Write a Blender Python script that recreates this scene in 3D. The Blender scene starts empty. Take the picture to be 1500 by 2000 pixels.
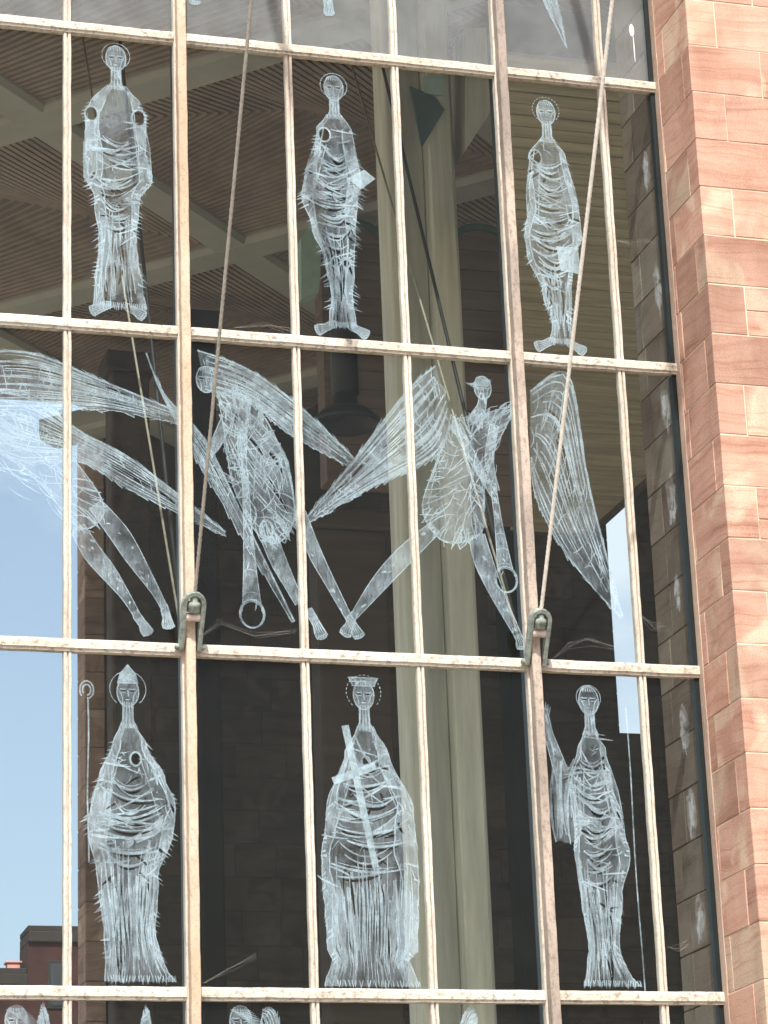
import bpy, math, random
from mathutils import Vector, Matrix
from mathutils.geometry import tessellate_polygon

# ------------------------------------------------------------------ camera, sky, sun, exposure
scene = bpy.context.scene
col = scene.collection
ZO = 5.2                                   # height of the lowest transom in view above the ground
F = 5468.17                                # focal length in photo pixels (1500 x 2000)
PITCH, YAW, ROLL = 1.89915, -0.2916, -0.03876
CAM = Vector((-3.78918, -21.75964, -3.59084 + ZO))
ROT = Matrix.Rotation(YAW, 3, 'Z') @ Matrix.Rotation(PITCH, 3, 'X') @ Matrix.Rotation(ROLL, 3, 'Z')
cd = bpy.data.cameras.new('camera')
cam = bpy.data.objects.new('camera', cd)
col.objects.link(cam)
cam.matrix_world = Matrix.Translation(CAM) @ ROT.to_4x4()
cd.sensor_fit = 'VERTICAL'
cd.sensor_height = 24.0
cd.lens = 24.0 * F / 2000.0
cd.clip_start = 0.1
cd.clip_end = 3000
scene.camera = cam

SUN_EL, SUN_AZ = math.radians(53), math.radians(-16)    # azimuth from the window's normal, minus is to the left
sdir = Vector((math.sin(SUN_AZ) * math.cos(SUN_EL), -math.cos(SUN_AZ) * math.cos(SUN_EL), math.sin(SUN_EL)))
ld = bpy.data.lights.new('sun', 'SUN')
ld.energy = 4.3
ld.angle = math.radians(0.55)
ld.color = (1.0, 0.955, 0.89)
sun = bpy.data.objects.new('sun', ld)
sun.rotation_euler = sdir.to_track_quat('Z', 'Y').to_euler()
sun.location = (0, -30, 40)
col.objects.link(sun)

world = bpy.data.worlds.new('World')
scene.world = world
world.use_nodes = True
wn, wl = world.node_tree.nodes, world.node_tree.links
wn.clear()
wout = wn.new('ShaderNodeOutputWorld')
wbg = wn.new('ShaderNodeBackground')
wbg.inputs['Strength'].default_value = 0.15
sky = wn.new('ShaderNodeTexSky')
sky.sky_type = 'NISHITA'
sky.sun_disc = False
sky.sun_elevation = SUN_EL
sky.sun_rotation = math.radians(180) - SUN_AZ
sky.air_density = 1.0
sky.dust_density = 4.0
sky.ozone_density = 0.0
tc = wn.new('ShaderNodeTexCoord')
cn = wn.new('ShaderNodeTexNoise')
cn.inputs['Scale'].default_value = 3.2
cn.inputs['Detail'].default_value = 7
cn.inputs['Roughness'].default_value = 0.55
mp = wn.new('ShaderNodeMapping')
mp.inputs['Scale'].default_value = (1.0, 1.0, 2.6)
mp.inputs['Location'].default_value = (5.07, 4.31, 7.2)
wl.new(tc.outputs['Generated'], mp.inputs['Vector'])
wl.new(mp.outputs['Vector'], cn.inputs['Vector'])
cr = wn.new('ShaderNodeMapRange')
cr.inputs['From Min'].default_value = 0.55
cr.inputs['From Max'].default_value = 0.70
cr.inputs['To Min'].default_value = 0.16
cr.inputs['To Max'].default_value = 0.95
wl.new(cn.outputs['Fac'], cr.inputs['Value'])
cm = wn.new('ShaderNodeMix')
cm.data_type = 'RGBA'
cm.inputs['B'].default_value = (4.1, 4.5, 4.95, 1)       # sunlit cloud, in the sky's own units
wl.new(cr.outputs['Result'], cm.inputs['Factor'])
wl.new(sky.outputs['Color'], cm.inputs['A'])
wl.new(cm.outputs['Result'], wbg.inputs['Color'])
wl.new(wbg.outputs['Background'], wout.inputs['Surface'])

scene.view_settings.view_transform = 'Standard'
scene.view_settings.look = 'None'
scene.view_settings.gamma = 1.0
scene.view_settings.use_curve_mapping = False
scene.view_settings.exposure = 0.5
scene.render.engine = 'CYCLES'
scene.cycles.max_bounces = 6
scene.cycles.diffuse_bounces = 4
scene.cycles.transparent_max_bounces = 32
scene.cycles.use_denoising = True
scene.cycles.adaptive_threshold = 0.015
scene.cycles.caustics_reflective = False

R = random.Random(7)


def ray(px, py):
    return (ROT @ Vector(((px - 750) / F, -(py - 1000) / F, -1.0))).normalized()


def at(px, py, Y):
    d = ray(px, py)
    return CAM + d * ((Y - CAM.y) / d.y)


def atz(px, py, Z):
    d = ray(px, py)
    return CAM + d * ((Z - CAM.z) / d.z)


def P2(px, py):
    q = at(px, py, 0)
    return (q.x, q.z)


# ------------------------------------------------------------------ mesh helpers
class MB:
    def __init__(self):
        self.v, self.f, self.m, self.sm = [], [], [], []

    def add(self, vs, fs, mi=0, smooth=False):
        o = len(self.v)
        self.v += [tuple(x) for x in vs]
        for q in fs:
            self.f.append([i + o for i in q])
            self.m.append(mi)
            self.sm.append(smooth)

    def box(self, lo, hi, mi=0, c=0.0):
        x0, y0, z0 = lo
        x1, y1, z1 = hi
        if c <= 0:
            vs = [(x, y, z) for z in (z0, z1) for y in (y0, y1) for x in (x0, x1)]
            self.add(vs, [(0, 2, 3, 1), (4, 5, 7, 6), (0, 1, 5, 4), (2, 6, 7, 3), (0, 4, 6, 2), (1, 3, 7, 5)], mi)
            return
        # chamfered box: 24 vertices
        vs, idx = [], {}
        for sx in (0, 1):
            for sy in (0, 1):
                for sz in (0, 1):
                    X, Y, Z = (x0, x1)[sx], (y0, y1)[sy], (z0, z1)[sz]
                    dx, dy, dz = (c, -c)[sx], (c, -c)[sy], (c, -c)[sz]
                    for ax, q in enumerate(((X, Y + dy, Z + dz), (X + dx, Y, Z + dz), (X + dx, Y + dy, Z))):
                        idx[(sx, sy, sz, ax)] = len(vs)
                        vs.append(q)
        fs = []
        g = lambda a, b, cc, ax: idx[(a, b, cc, ax)]
        for s in (0, 1):
            q = [g(s, 0, 0, 0), g(s, 1, 0, 0), g(s, 1, 1, 0), g(s, 0, 1, 0)]
            fs.append(q if s else q[::-1])
            q = [g(0, s, 0, 1), g(1, s, 0, 1), g(1, s, 1, 1), g(0, s, 1, 1)]
            fs.append(q[::-1] if s else q)
            q = [g(0, 0, s, 2), g(1, 0, s, 2), g(1, 1, s, 2), g(0, 1, s, 2)]
            fs.append(q if s else q[::-1])
        for a in (0, 1):
            for b in (0, 1):
                fs.append([g(a, b, 0, 0), g(a, b, 1, 0), g(a, b, 1, 1), g(a, b, 0, 1)])
                fs.append([g(a, 0, b, 0), g(a, 1, b, 0), g(a, 1, b, 2), g(a, 0, b, 2)])
                fs.append([g(0, a, b, 1), g(1, a, b, 1), g(1, a, b, 2), g(0, a, b, 2)])
                for cc in (0, 1):
                    fs.append([g(a, b, cc, 0), g(a, b, cc, 1), g(a, b, cc, 2)])
        self.add(vs, fs, mi)

    def prism(self, prof, fn, t0, t1, mi=0, n=1, smooth=False):
        """profile of 2D points swept from t0 to t1; fn(a, b, t) gives the 3D point"""
        k = len(prof)
        vs = []
        for s in range(n + 1):
            t = t0 + (t1 - t0) * s / n
            vs += [fn(a, b, t) for a, b in prof]
        fs = []
        for s in range(n):
            for i in range(k):
                j = (i + 1) % k
                fs.append((s * k + i, s * k + j, (s + 1) * k + j, (s + 1) * k + i))
        fs.append(tuple(range(k - 1, -1, -1)))
        fs.append(tuple(n * k + i for i in range(k)))
        self.add(vs, fs, mi, smooth)

    def tube(self, pts, rad, n=8, mi=0, prof=None, twist=0.0, cap=True):
        pts = [Vector(q) for q in pts]
        rs = rad if isinstance(rad, (list, tuple)) else [rad] * len(pts)
        vs = []
        up = Vector((0.31, 0.9, 0.2))
        s = 0.0
        for i, q in enumerate(pts):
            d = (pts[min(i + 1, len(pts) - 1)] - pts[max(i - 1, 0)]).normalized()
            a = d.cross(up)
            if a.length < 1e-4:
                a = d.cross(Vector((1, 0, 0)))
            a.normalize()
            b = d.cross(a)
            up = b.cross(d) * -1 if False else up
            if i:
                s += (q - pts[i - 1]).length
            for k in range(n):
                th = 2 * math.pi * k / n
                r = rs[i] * (prof(th - twist * s) if prof else 1.0)
                vs.append(q + a * (math.cos(th) * r) + b * (math.sin(th) * r))
        fs = []
        for i in range(len(pts) - 1):
            for k in range(n):
                j = (k + 1) % n
                fs.append((i * n + k, i * n + j, (i + 1) * n + j, (i + 1) * n + k))
        if cap:
            fs.append(tuple(range(n - 1, -1, -1)))
            fs.append(tuple((len(pts) - 1) * n + k for k in range(n)))
        self.add(vs, fs, mi, True)

    def lathe(self, prof, c, n=32, mi=0):
        vs = []
        for r, z in prof:
            for k in range(n):
                th = 2 * math.pi * k / n
                vs.append((c[0] + r * math.cos(th), c[1] + r * math.sin(th), c[2] + z))
        fs = []
        for i in range(len(prof) - 1):
            for k in range(n):
                j = (k + 1) % n
                fs.append((i * n + k, i * n + j, (i + 1) * n + j, (i + 1) * n + k))
        self.add(vs, fs, mi, True)

    def build(self, name, mats, parent=None, loc=None):
        me = bpy.data.meshes.new(name)
        vs = self.v
        if loc is not None:
            vs = [(a - loc[0], b - loc[1], c - loc[2]) for a, b, c in vs]
        me.from_pydata(vs, [], self.f)
        for m in (mats if isinstance(mats, (list, tuple)) else [mats]):
            me.materials.append(m)
        me.polygons.foreach_set('material_index', self.m)
        me.polygons.foreach_set('use_smooth', self.sm)
        me.update()
        return link(name, me, parent, loc)


def link(name, me, parent=None, loc=None):
    o = bpy.data.objects.new(name, me)
    if loc is not None:
        o.location = loc
    if parent is not None:
        o.parent = parent
        o.matrix_parent_inverse = ABSOLUTE[parent.name].inverted() if parent.name in ABSOLUTE else Matrix.Identity(4)
    col.objects.link(o)
    ABSOLUTE[o.name] = Matrix.Translation(loc) if loc is not None else Matrix.Identity(4)
    return o


ABSOLUTE = {}


def tag(o, label=None, cat=None, group=None, kind=None):
    if label: o['label'] = label
    if cat: o['category'] = cat
    if group: o['group'] = group
    if kind: o['kind'] = kind
    return o


def empty(name, loc):
    o = bpy.data.objects.new(name, None)
    o.location = loc
    o.empty_display_size = 0.3
    col.objects.link(o)
    ABSOLUTE[o.name] = Matrix.Translation(loc)
    return o


# ------------------------------------------------------------------ materials
def newmat(name):
    m = bpy.data.materials.new(name)
    m.use_nodes = True
    nt = m.node_tree
    for n in list(nt.nodes):
        nt.nodes.remove(n)
    return m, nt.nodes, nt.links, nt.nodes.new('ShaderNodeOutputMaterial')


def N(ns, t, **kw):
    n = ns.new(t)
    for k, v in kw.items():
        if k in n.inputs:
            n.inputs[k].default_value = v
        else:
            setattr(n, k, v)
    return n


def ramp(ns, stops, interp='LINEAR'):
    r = ns.new('ShaderNodeValToRGB')
    e = r.color_ramp
    e.interpolation = interp
    while len(e.elements) < len(stops):
        e.elements.new(0.5)
    for q, (p_, c_) in zip(e.elements, stops):
        q.position = p_
        q.color = (*c_, 1) if len(c_) == 3 else c_
    return r


def mixc(ns, ls, fac, a, b, blend='MIX'):
    m = ns.new('ShaderNodeMix')
    m.data_type = 'RGBA'
    m.blend_type = blend
    for sock, val in (('Factor', fac), ('A', a), ('B', b)):
        if isinstance(val, (int, float)):
            m.inputs[sock].default_value = val
        elif isinstance(val, tuple):
            m.inputs[sock].default_value = (*val, 1)
        else:
            ls.new(val, m.inputs[sock])
    return m.outputs['Result']


def position(ns, ls, scale=(1, 1, 1), per_object=False):
    g = ns.new('ShaderNodeNewGeometry')
    vec = g.outputs['Position']
    if per_object:
        oi = ns.new('ShaderNodeObjectInfo')
        ml = N(ns, 'ShaderNodeVectorMath', operation='MULTIPLY_ADD')
        cb = ns.new('ShaderNodeCombineXYZ')
        m1 = N(ns, 'ShaderNodeMath', operation='MULTIPLY')
        m1.inputs[1].default_value = 7.31
        fr = N(ns, 'ShaderNodeMath', operation='FRACT')
        ls.new(oi.outputs['Random'], m1.inputs[0])
        ls.new(m1.outputs[0], fr.inputs[0])
        ls.new(oi.outputs['Random'], cb.inputs[0])
        ls.new(fr.outputs[0], cb.inputs[1])
        ls.new(oi.outputs['Random'], cb.inputs[2])
        ls.new(cb.outputs[0], ml.inputs[0])
        ml.inputs[1].default_value = (53.0, 41.0, 67.0)
        ls.new(vec, ml.inputs[2])
        vec = ml.outputs[0]
    mp_ = ns.new('ShaderNodeMapping')
    mp_.inputs['Scale'].default_value = scale
    ls.new(vec, mp_.inputs['Vector'])
    return mp_.outputs['Vector']


def noise(ns, ls, vec, scale, detail=5, rough=0.55, dist=0.0):
    n = N(ns, 'ShaderNodeTexNoise', Scale=scale, Detail=detail, Roughness=rough, Distortion=dist)
    ls.new(vec, n.inputs['Vector'])
    return n.outputs['Fac']


def bump(ns, ls, h, strength=0.3, dist=0.01):
    b = N(ns, 'ShaderNodeBump', Strength=strength, Distance=dist)
    ls.new(h, b.inputs['Height'])
    return b.outputs['Normal']


def principled(ns, ls, out, color, rough=0.7, metal=0.0, normal=None, spec=0.4):
    p = ns.new('ShaderNodeBsdfPrincipled')
    if isinstance(color, tuple):
        p.inputs['Base Color'].default_value = (*color, 1)
    else:
        ls.new(color, p.inputs['Base Color'])
    if isinstance(rough, (int, float)):
        p.inputs['Roughness'].default_value = rough
    else:
        ls.new(rough, p.inputs['Roughness'])
    p.inputs['Metallic'].default_value = metal
    p.inputs['Specular IOR Level'].default_value = spec
    if normal is not None:
        ls.new(normal, p.inputs['Normal'])
    ls.new(p.outputs['BSDF'], out.inputs['Surface'])
    return p


def stone_mat(name, dark, mid, light, pale, bedding=6.0, bumpy=0.25, spread=0.22):
    """bedded sandstone: every block shows its own bands and tone"""
    m, ns, ls, out = newmat(name)
    v = position(ns, ls, (1, 1, 1), True)
    big = noise(ns, ls, v, 1.3, 3, 0.5, 0.6)
    # bands tilt and swirl: distort the coordinate, then squeeze it along the bedding
    d = N(ns, 'ShaderNodeTexNoise', Scale=1.1, Detail=3)
    ls.new(v, d.inputs['Vector'])
    ma = N(ns, 'ShaderNodeVectorMath', operation='MULTIPLY_ADD')
    ls.new(d.outputs['Color'], ma.inputs[0])
    ma.inputs[1].default_value = (0.32, 0.32, 0.30)
    ls.new(v, ma.inputs[2])
    sq = N(ns, 'ShaderNodeMapping')
    sq.inputs['Scale'].default_value = (0.8, 0.8, bedding)
    sq.inputs['Rotation'].default_value = (0.12, 0.2, 0.3)
    ls.new(ma.outputs[0], sq.inputs['Vector'])
    bands = noise(ns, ls, sq.outputs['Vector'], 1.0, 6, 0.6, 0.3)
    c1 = ramp(ns, [(0.30, dark), (0.45, mid), (0.56, light), (0.70, mid)])
    ls.new(bands, c1.inputs['Fac'])
    pm = ramp(ns, [(0.53, (0, 0, 0)), (0.62, (1, 1, 1))])
    oj = ns.new('ShaderNodeObjectInfo')
    sh = N(ns, 'ShaderNodeMapRange')
    sh.inputs['To Min'].default_value = -0.17
    sh.inputs['To Max'].default_value = 0.11
    oq = N(ns, 'ShaderNodeMath', operation='MULTIPLY')
    oq.inputs[1].default_value = 23.7
    of = N(ns, 'ShaderNodeMath', operation='FRACT')
    ls.new(oj.outputs['Random'], oq.inputs[0])
    ls.new(oq.outputs[0], of.inputs[0])
    ls.new(of.outputs[0], sh.inputs['Value'])
    sa = N(ns, 'ShaderNodeMath', operation='ADD')
    ls.new(big, sa.inputs[0])
    ls.new(sh.outputs['Result'], sa.inputs[1])
    ls.new(sa.outputs[0], pm.inputs['Fac'])
    c = mixc(ns, ls, pm.outputs['Color'], c1.outputs['Color'], pale)
    oi = ns.new('ShaderNodeObjectInfo')
    mr = N(ns, 'ShaderNodeMapRange')
    mr.inputs['To Min'].default_value = 1 - spread
    mr.inputs['To Max'].default_value = 1 + spread
    ls.new(oi.outputs['Random'], mr.inputs['Value'])
    hs = N(ns, 'ShaderNodeHueSaturation')
    ls.new(mr.outputs['Result'], hs.inputs['Value'])
    ls.new(c, hs.inputs['Color'])
    g = position(ns, ls)
    fine = noise(ns, ls, g, 95, 4, 0.7)
    fr = ramp(ns, [(0.32, (0.76, 0.74, 0.72)), (0.6, (1.07, 1.07, 1.07))])
    ls.new(fine, fr.inputs['Fac'])
    c = mixc(ns, ls, 1.0, hs.outputs['Color'], fr.outputs['Color'], 'MULTIPLY')
    # thin iron lines along the bedding
    sq2 = N(ns, 'ShaderNodeMapping')
    sq2.inputs['Scale'].default_value = (0.9, 0.9, 42)
    sq2.inputs['Rotation'].default_value = (0.06, 0.1, 0.3)
    ls.new(ma.outputs[0], sq2.inputs['Vector'])
    fl = noise(ns, ls, sq2.outputs['Vector'], 1.0, 2, 0.5)
    lr = ramp(ns, [(0.30, (0.84, 0.77, 0.73)), (0.44, (1, 1, 1))])
    ls.new(fl, lr.inputs['Fac'])
    c = mixc(ns, ls, 1.0, c, lr.outputs['Color'], 'MULTIPLY')
    # weather stains that run over the joints
    wst = noise(ns, ls, position(ns, ls, (1.6, 1.6, 0.7)), 1.5, 6, 0.62)
    wr = ramp(ns, [(0.36, (0.84, 0.80, 0.78)), (0.52, (1, 1, 1)), (0.66, (1.06, 1.07, 1.07))])
    ls.new(wst, wr.inputs['Fac'])
    c = mixc(ns, ls, 1.0, c, wr.outputs['Color'], 'MULTIPLY')
    principled(ns, ls, out, c, 0.9, normal=bump(ns, ls, fine, bumpy, 0.006), spec=0.2)
    return m


def weathered(name, base, stain, tan=None, speck=0.5, axis='X', stain_amt=0.55):
    """old paint on bronze bars: fine specks, streaky stains, patches where the tone changes"""
    m, ns, ls, out = newmat(name)
    st = {'X': (9, 12, 12), 'Z': (16, 16, 7.0)}[axis]
    v = position(ns, ls, st, True)
    g = position(ns, ls, (1, 1, 1), True)
    big = noise(ns, ls, g, 0.9, 3)
    streak = noise(ns, ls, v, 2.2, 6, 0.65)
    fine = noise(ns, ls, g, 60, 4, 0.7)
    c = base
    if tan:
        t = ramp(ns, [(0.36, (0, 0, 0)), (0.62, (1, 1, 1))])
        ls.new(big, t.inputs['Fac'])
        c = mixc(ns, ls, t.outputs['Color'], base, tan)
    sm = N(ns, 'ShaderNodeMath', operation='MULTIPLY')
    sr = ramp(ns, [(0.50, (0, 0, 0)), (0.66, (stain_amt,) * 3)])
    ls.new(streak, sr.inputs['Fac'])
    c = mixc(ns, ls, sr.outputs['Color'], c, stain)
    fr = ramp(ns, [(0.40, (1, 1, 1)), (0.32, (1, 1, 1))])
    sp = ramp(ns, [(0.30, (1 - speck,) * 3), (0.44, (1, 1, 1))])
    ls.new(fine, sp.inputs['Fac'])
    c = mixc(ns, ls, 1.0, c, sp.outputs['Color'], 'MULTIPLY')
    principled(ns, ls, out, c, 0.62, normal=bump(ns, ls, fine, 0.35, 0.004), spec=0.35)
    return m


def plain(name, c, rough=0.7, metal=0.0, vary=0.25, scale=3.0, st=(1, 1, 1), b=0.15, per=True, spec=0.35):
    m, ns, ls, out = newmat(name)
    v = position(ns, ls, st, per)
    f = noise(ns, ls, v, scale, 6, 0.6)
    r = ramp(ns, [(0.25, tuple(x * (1 - vary) for x in c)), (0.75, tuple(min(1, x * (1 + vary)) for x in c))])
    ls.new(f, r.inputs['Fac'])
    principled(ns, ls, out, r.outputs['Color'], rough, metal, bump(ns, ls, f, b, 0.01), spec)
    return m


def glass_mat(name, dust_haze, dust_haze_col=(0.62, 0.63, 0.64)):
    m, ns, ls, out = newmat(name)
    tr = N(ns, 'ShaderNodeBsdfTransparent')
    tr.inputs['Color'].default_value = (0.955, 0.985, 0.97, 1)
    gl = N(ns, 'ShaderNodeBsdfGlossy', Roughness=0.0)
    g = position(ns, ls, (1, 1, 1), True)
    wob = noise(ns, ls, g, 1.7, 2)
    ls.new(bump(ns, ls, wob, 0.05, 0.02), gl.inputs['Normal'])
    lw = N(ns, 'ShaderNodeLayerWeight', Blend=0.5)
    pw = N(ns, 'ShaderNodeMath', operation='POWER')
    ls.new(lw.outputs['Facing'], pw.inputs[0])
    pw.inputs[1].default_value = 4.0
    ma = N(ns, 'ShaderNodeMath', operation='MULTIPLY_ADD')
    ls.new(pw.outputs[0], ma.inputs[0])
    ma.inputs[1].default_value = 0.7
    ma.inputs[2].default_value = 0.008
    mx = ns.new('ShaderNodeMixShader')
    ls.new(ma.outputs[0], mx.inputs[0])
    ls.new(tr.outputs[0], mx.inputs[1])
    ls.new(gl.outputs[0], mx.inputs[2])
    df = N(ns, 'ShaderNodeBsdfDiffuse')
    df.inputs['Color'].default_value = (*dust_haze_col, 1)
    dn = noise(ns, ls, g, 2.4, 7, 0.65)
    sp = noise(ns, ls, g, 38, 3, 0.6)
    dr = N(ns, 'ShaderNodeMapRange')
    dr.inputs['From Min'].default_value = 0.25
    dr.inputs['From Max'].default_value = 0.75
    dr.inputs['To Min'].default_value = dust_haze * 0.55
    dr.inputs['To Max'].default_value = dust_haze * 1.45
    ls.new(dn, dr.inputs['Value'])
    sr = ramp(ns, [(0.755, (0, 0, 0)), (0.80, (0.10,) * 3)])
    ls.new(sp, sr.inputs['Fac'])
    ad = N(ns, 'ShaderNodeMath', operation='ADD')
    ls.new(dr.outputs['Result'], ad.inputs[0])
    ls.new(sr.outputs['Color'], ad.inputs[1])
    m2 = ns.new('ShaderNodeMixShader')
    ls.new(ad.outputs[0], m2.inputs[0])
    ls.new(mx.outputs[0], m2.inputs[1])
    ls.new(df.outputs[0], m2.inputs[2])
    ls.new(m2.outputs[0], out.inputs['Surface'])
    return m


def etch_mat(name, alpha, c, scratch=0.5, st=(24, 24, 5), lo=0.25, hi=1.9, clump=2.6):
    """ground-away glass: frosted in uneven depth, scratchy, still see-through"""
    m, ns, ls, out = newmat(name)
    g = position(ns, ls)
    big = noise(ns, ls, g, clump, 5, 0.6)
    fine = noise(ns, ls, position(ns, ls, st), 3.0, 5, 0.7)
    m1 = N(ns, 'ShaderNodeMapRange')
    m1.inputs['From Min'].default_value = 0.34
    m1.inputs['From Max'].default_value = 0.66
    m1.inputs['To Min'].default_value = alpha * lo
    m1.inputs['To Max'].default_value = alpha * hi
    ls.new(big, m1.inputs['Value'])
    m2 = N(ns, 'ShaderNodeMapRange')
    m2.inputs['From Min'].default_value = 0.3
    m2.inputs['From Max'].default_value = 0.7
    m2.inputs['To Min'].default_value = 1 - scratch
    m2.inputs['To Max'].default_value = 1 + scratch
    ls.new(fine, m2.inputs['Value'])
    mu = N(ns, 'ShaderNodeMath', operation='MULTIPLY', use_clamp=True)
    ls.new(m1.outputs['Result'], mu.inputs[0])
    ls.new(m2.outputs['Result'], mu.inputs[1])
    tr = N(ns, 'ShaderNodeBsdfTransparent')
    df = N(ns, 'ShaderNodeBsdfDiffuse')
    df.inputs['Color'].default_value = (*c, 1)
    mx = ns.new('ShaderNodeMixShader')
    ls.new(mu.outputs[0], mx.inputs[0])
    ls.new(tr.outputs[0], mx.inputs[1])
    ls.new(df.outputs[0], mx.inputs[2])
    ls.new(mx.outputs[0], out.inputs['Surface'])
    return m


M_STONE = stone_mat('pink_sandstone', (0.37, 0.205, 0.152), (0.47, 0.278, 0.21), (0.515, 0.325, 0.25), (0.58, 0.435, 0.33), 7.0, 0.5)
M_POINT = weathered('old_pointing', (0.40, 0.27, 0.205), (0.52, 0.50, 0.48), (0.50, 0.37, 0.28), 0.2, 'Z', 0.6)
M_MORTAR = plain('mortar', (0.70, 0.54, 0.42), 0.95, vary=0.15, scale=9)
M_SHADED_STONE = stone_mat('shaded_brown_stone', (0.036, 0.027, 0.021), (0.056, 0.041, 0.031), (0.07, 0.051, 0.039), (0.09, 0.065, 0.048), 4.0)  # brown stone darkened to carry the shade of a backlit wall
M_DIM_REVEAL = stone_mat('dimmed_reveal_stone', (0.115, 0.09, 0.075), (0.165, 0.13, 0.11), (0.185, 0.148, 0.125), (0.225, 0.195, 0.17), 3.0)  # same reveal stone, its dim reflection put into a darker colour
M_INMORTAR = plain('darkened_brown_mortar', (0.05, 0.038, 0.03), 0.95)
M_PILLAR = stone_mat('pillar_stone', (0.20, 0.13, 0.10), (0.30, 0.20, 0.15), (0.36, 0.25, 0.19), (0.45, 0.34, 0.26), 4.0)
M_BAR = weathered('cream_bar', (0.60, 0.565, 0.495), (0.22, 0.185, 0.15), (0.53, 0.465, 0.39), 0.4, 'Z', 0.5)
M_TRANSOM = weathered('cream_transom', (0.63, 0.59, 0.515), (0.12, 0.108, 0.09), (0.56, 0.495, 0.41), 0.55, 'X', 0.7)
M_FIN = weathered('tan_mullion', (0.45, 0.34, 0.235), (0.31, 0.23, 0.16), (0.55, 0.45, 0.345), 0.5, 'Z', 0.5)
M_FIN_GREY = weathered('grey_mullion', (0.27, 0.225, 0.19), (0.15, 0.125, 0.105), (0.47, 0.39, 0.325), 0.6, 'Z', 0.6)
M_FRAMEDARK = plain('dark_green_steel', (0.008, 0.014, 0.014), 0.45, vary=0.4)
M_GLASS = glass_mat('clear_glass', 0.006, (0.50, 0.55, 0.50))
M_GLASS_HAZED = glass_mat('hazed_glass', 0.14, (0.50, 0.53, 0.56))  # grey reflected haze of the top row put into the glass colour
M_FILL = etch_mat('etched_soft', 0.12, (0.47, 0.58, 0.65), 0.6)
M_FILL2 = etch_mat('etched_dense', 0.19, (0.49, 0.62, 0.70), 0.6)
M_LINE = etch_mat('etched_line', 0.285, (0.54, 0.71, 0.80), 0.4, (9, 9, 9), 0.4, 1.6, 5.0)
M_BOLD = etch_mat('etched_bold', 0.36, (0.54, 0.71, 0.80), 0.3, (12, 12, 6), 0.75, 1.25, 5.0)
M_SMEAR = etch_mat('old_sealant', 0.07, (0.60, 0.66, 0.68), 0.8, (10, 10, 3), 0.0, 2.4, 9.0)
M_VERDI = plain('verdigris_bronze', (0.25, 0.29, 0.26), 0.7, 0.15, 0.55, 22, b=0.6)
M_ROLLER = plain('worn_roller', (0.62, 0.53, 0.48), 0.55, 0.0, 0.35, 18, b=0.3)
M_CABLE = plain('steel_cable', (0.33, 0.31, 0.27), 0.6, 0.0, 0.3, 20, b=0.2)
M_CABLE_PALE = plain('pale_rope_wire', (0.76, 0.73, 0.66), 0.6, 0.0, 0.2, 20, b=0.2)
M_CABLE_IMAGE = plain('dull_cable_image', (0.28, 0.255, 0.21), 0.7, 0.0, 0.2, 20)
M_BLACK_LINE = plain('black_line', (0.012, 0.012, 0.012), 0.6)
M_SLAT = plain('ceiling_timber', (0.245, 0.18, 0.13), 0.75, vary=0.35, scale=1.6, st=(1, 1, 1))
M_RIB = plain('concrete_rib', (0.32, 0.31, 0.255), 0.85, vary=0.15, scale=1.2)
M_COL = plain('pale_concrete', (0.58, 0.56, 0.45), 0.85, vary=0.26, scale=2.4, st=(3.2, 3.2, 0.28), per=False)
M_COL_SHADE = plain('shaded_concrete', (0.45, 0.445, 0.38), 0.85, vary=0.26, scale=2.4, st=(3.2, 3.2, 0.28), per=False)  # same column concrete, with the shadow side put into its colour
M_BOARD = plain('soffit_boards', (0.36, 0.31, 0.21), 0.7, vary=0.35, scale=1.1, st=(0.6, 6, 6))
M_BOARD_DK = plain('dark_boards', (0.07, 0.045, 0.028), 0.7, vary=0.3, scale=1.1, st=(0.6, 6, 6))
M_GREEN = plain('copper_green', (0.36, 0.50, 0.42), 0.7, vary=0.2)
M_GREENDK = plain('copper_green_dark', (0.05, 0.095, 0.085), 0.7, vary=0.3)
M_BLACKMETAL = plain('black_metal', (0.012, 0.012, 0.012), 0.5, vary=0.3)
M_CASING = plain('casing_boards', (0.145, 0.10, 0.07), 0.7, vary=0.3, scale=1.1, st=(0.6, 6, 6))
M_MATT_BLACK = plain('matt_black_render', (0.016, 0.015, 0.014), 0.95, spec=0.05, b=0.0)  # one even matt black for the thin piers
M_BRICK_SHADED = plain('shaded_red_brick', (0.034, 0.0105, 0.009), 0.9, vary=0.45, scale=2.2)  # shade on the far fronts put into the brick colour
M_BRICKTRIM = plain('brick_trim', (0.025, 0.02, 0.018), 0.9, vary=0.3)
M_PANE = plain('dark_pane', (0.03, 0.035, 0.04), 0.15)
M_TILE = plain('pink_tile', (0.62, 0.28, 0.24), 0.9)
M_GROUND = plain('paving', (0.31, 0.275, 0.23), 0.9, vary=0.18, scale=0.7, per=False)
M_WEB = etch_mat('web', 0.10, (0.70, 0.69, 0.65), 0.5)
M_DROP = plain('bird_dropping', (0.80, 0.80, 0.78), 0.8, vary=0.08)

# ------------------------------------------------------------------ ground
b = MB()
b.box((-1500, -1500, -1.0), (1500, 1500, 0.0))
tag(b.build('ground', M_GROUND), kind='structure')

# ------------------------------------------------------------------ the glazed screen
H = 2.8278
XR = 5.505
ZR = [ZO + H * k for k in range(-1, 5)]            # transom heights, lowest first
THICK = [-2, 1, 4]
XS = [-5, -4, -3, -2, -1, 0, 1, 2, 3, 4, 5, XR]
screen = empty('glazed_screen', (0, 0, ZR[0]))
tag(screen, 'tall glazed screen of etched panes in cream metal bars beside the pink sandstone wall', 'window')

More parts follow.
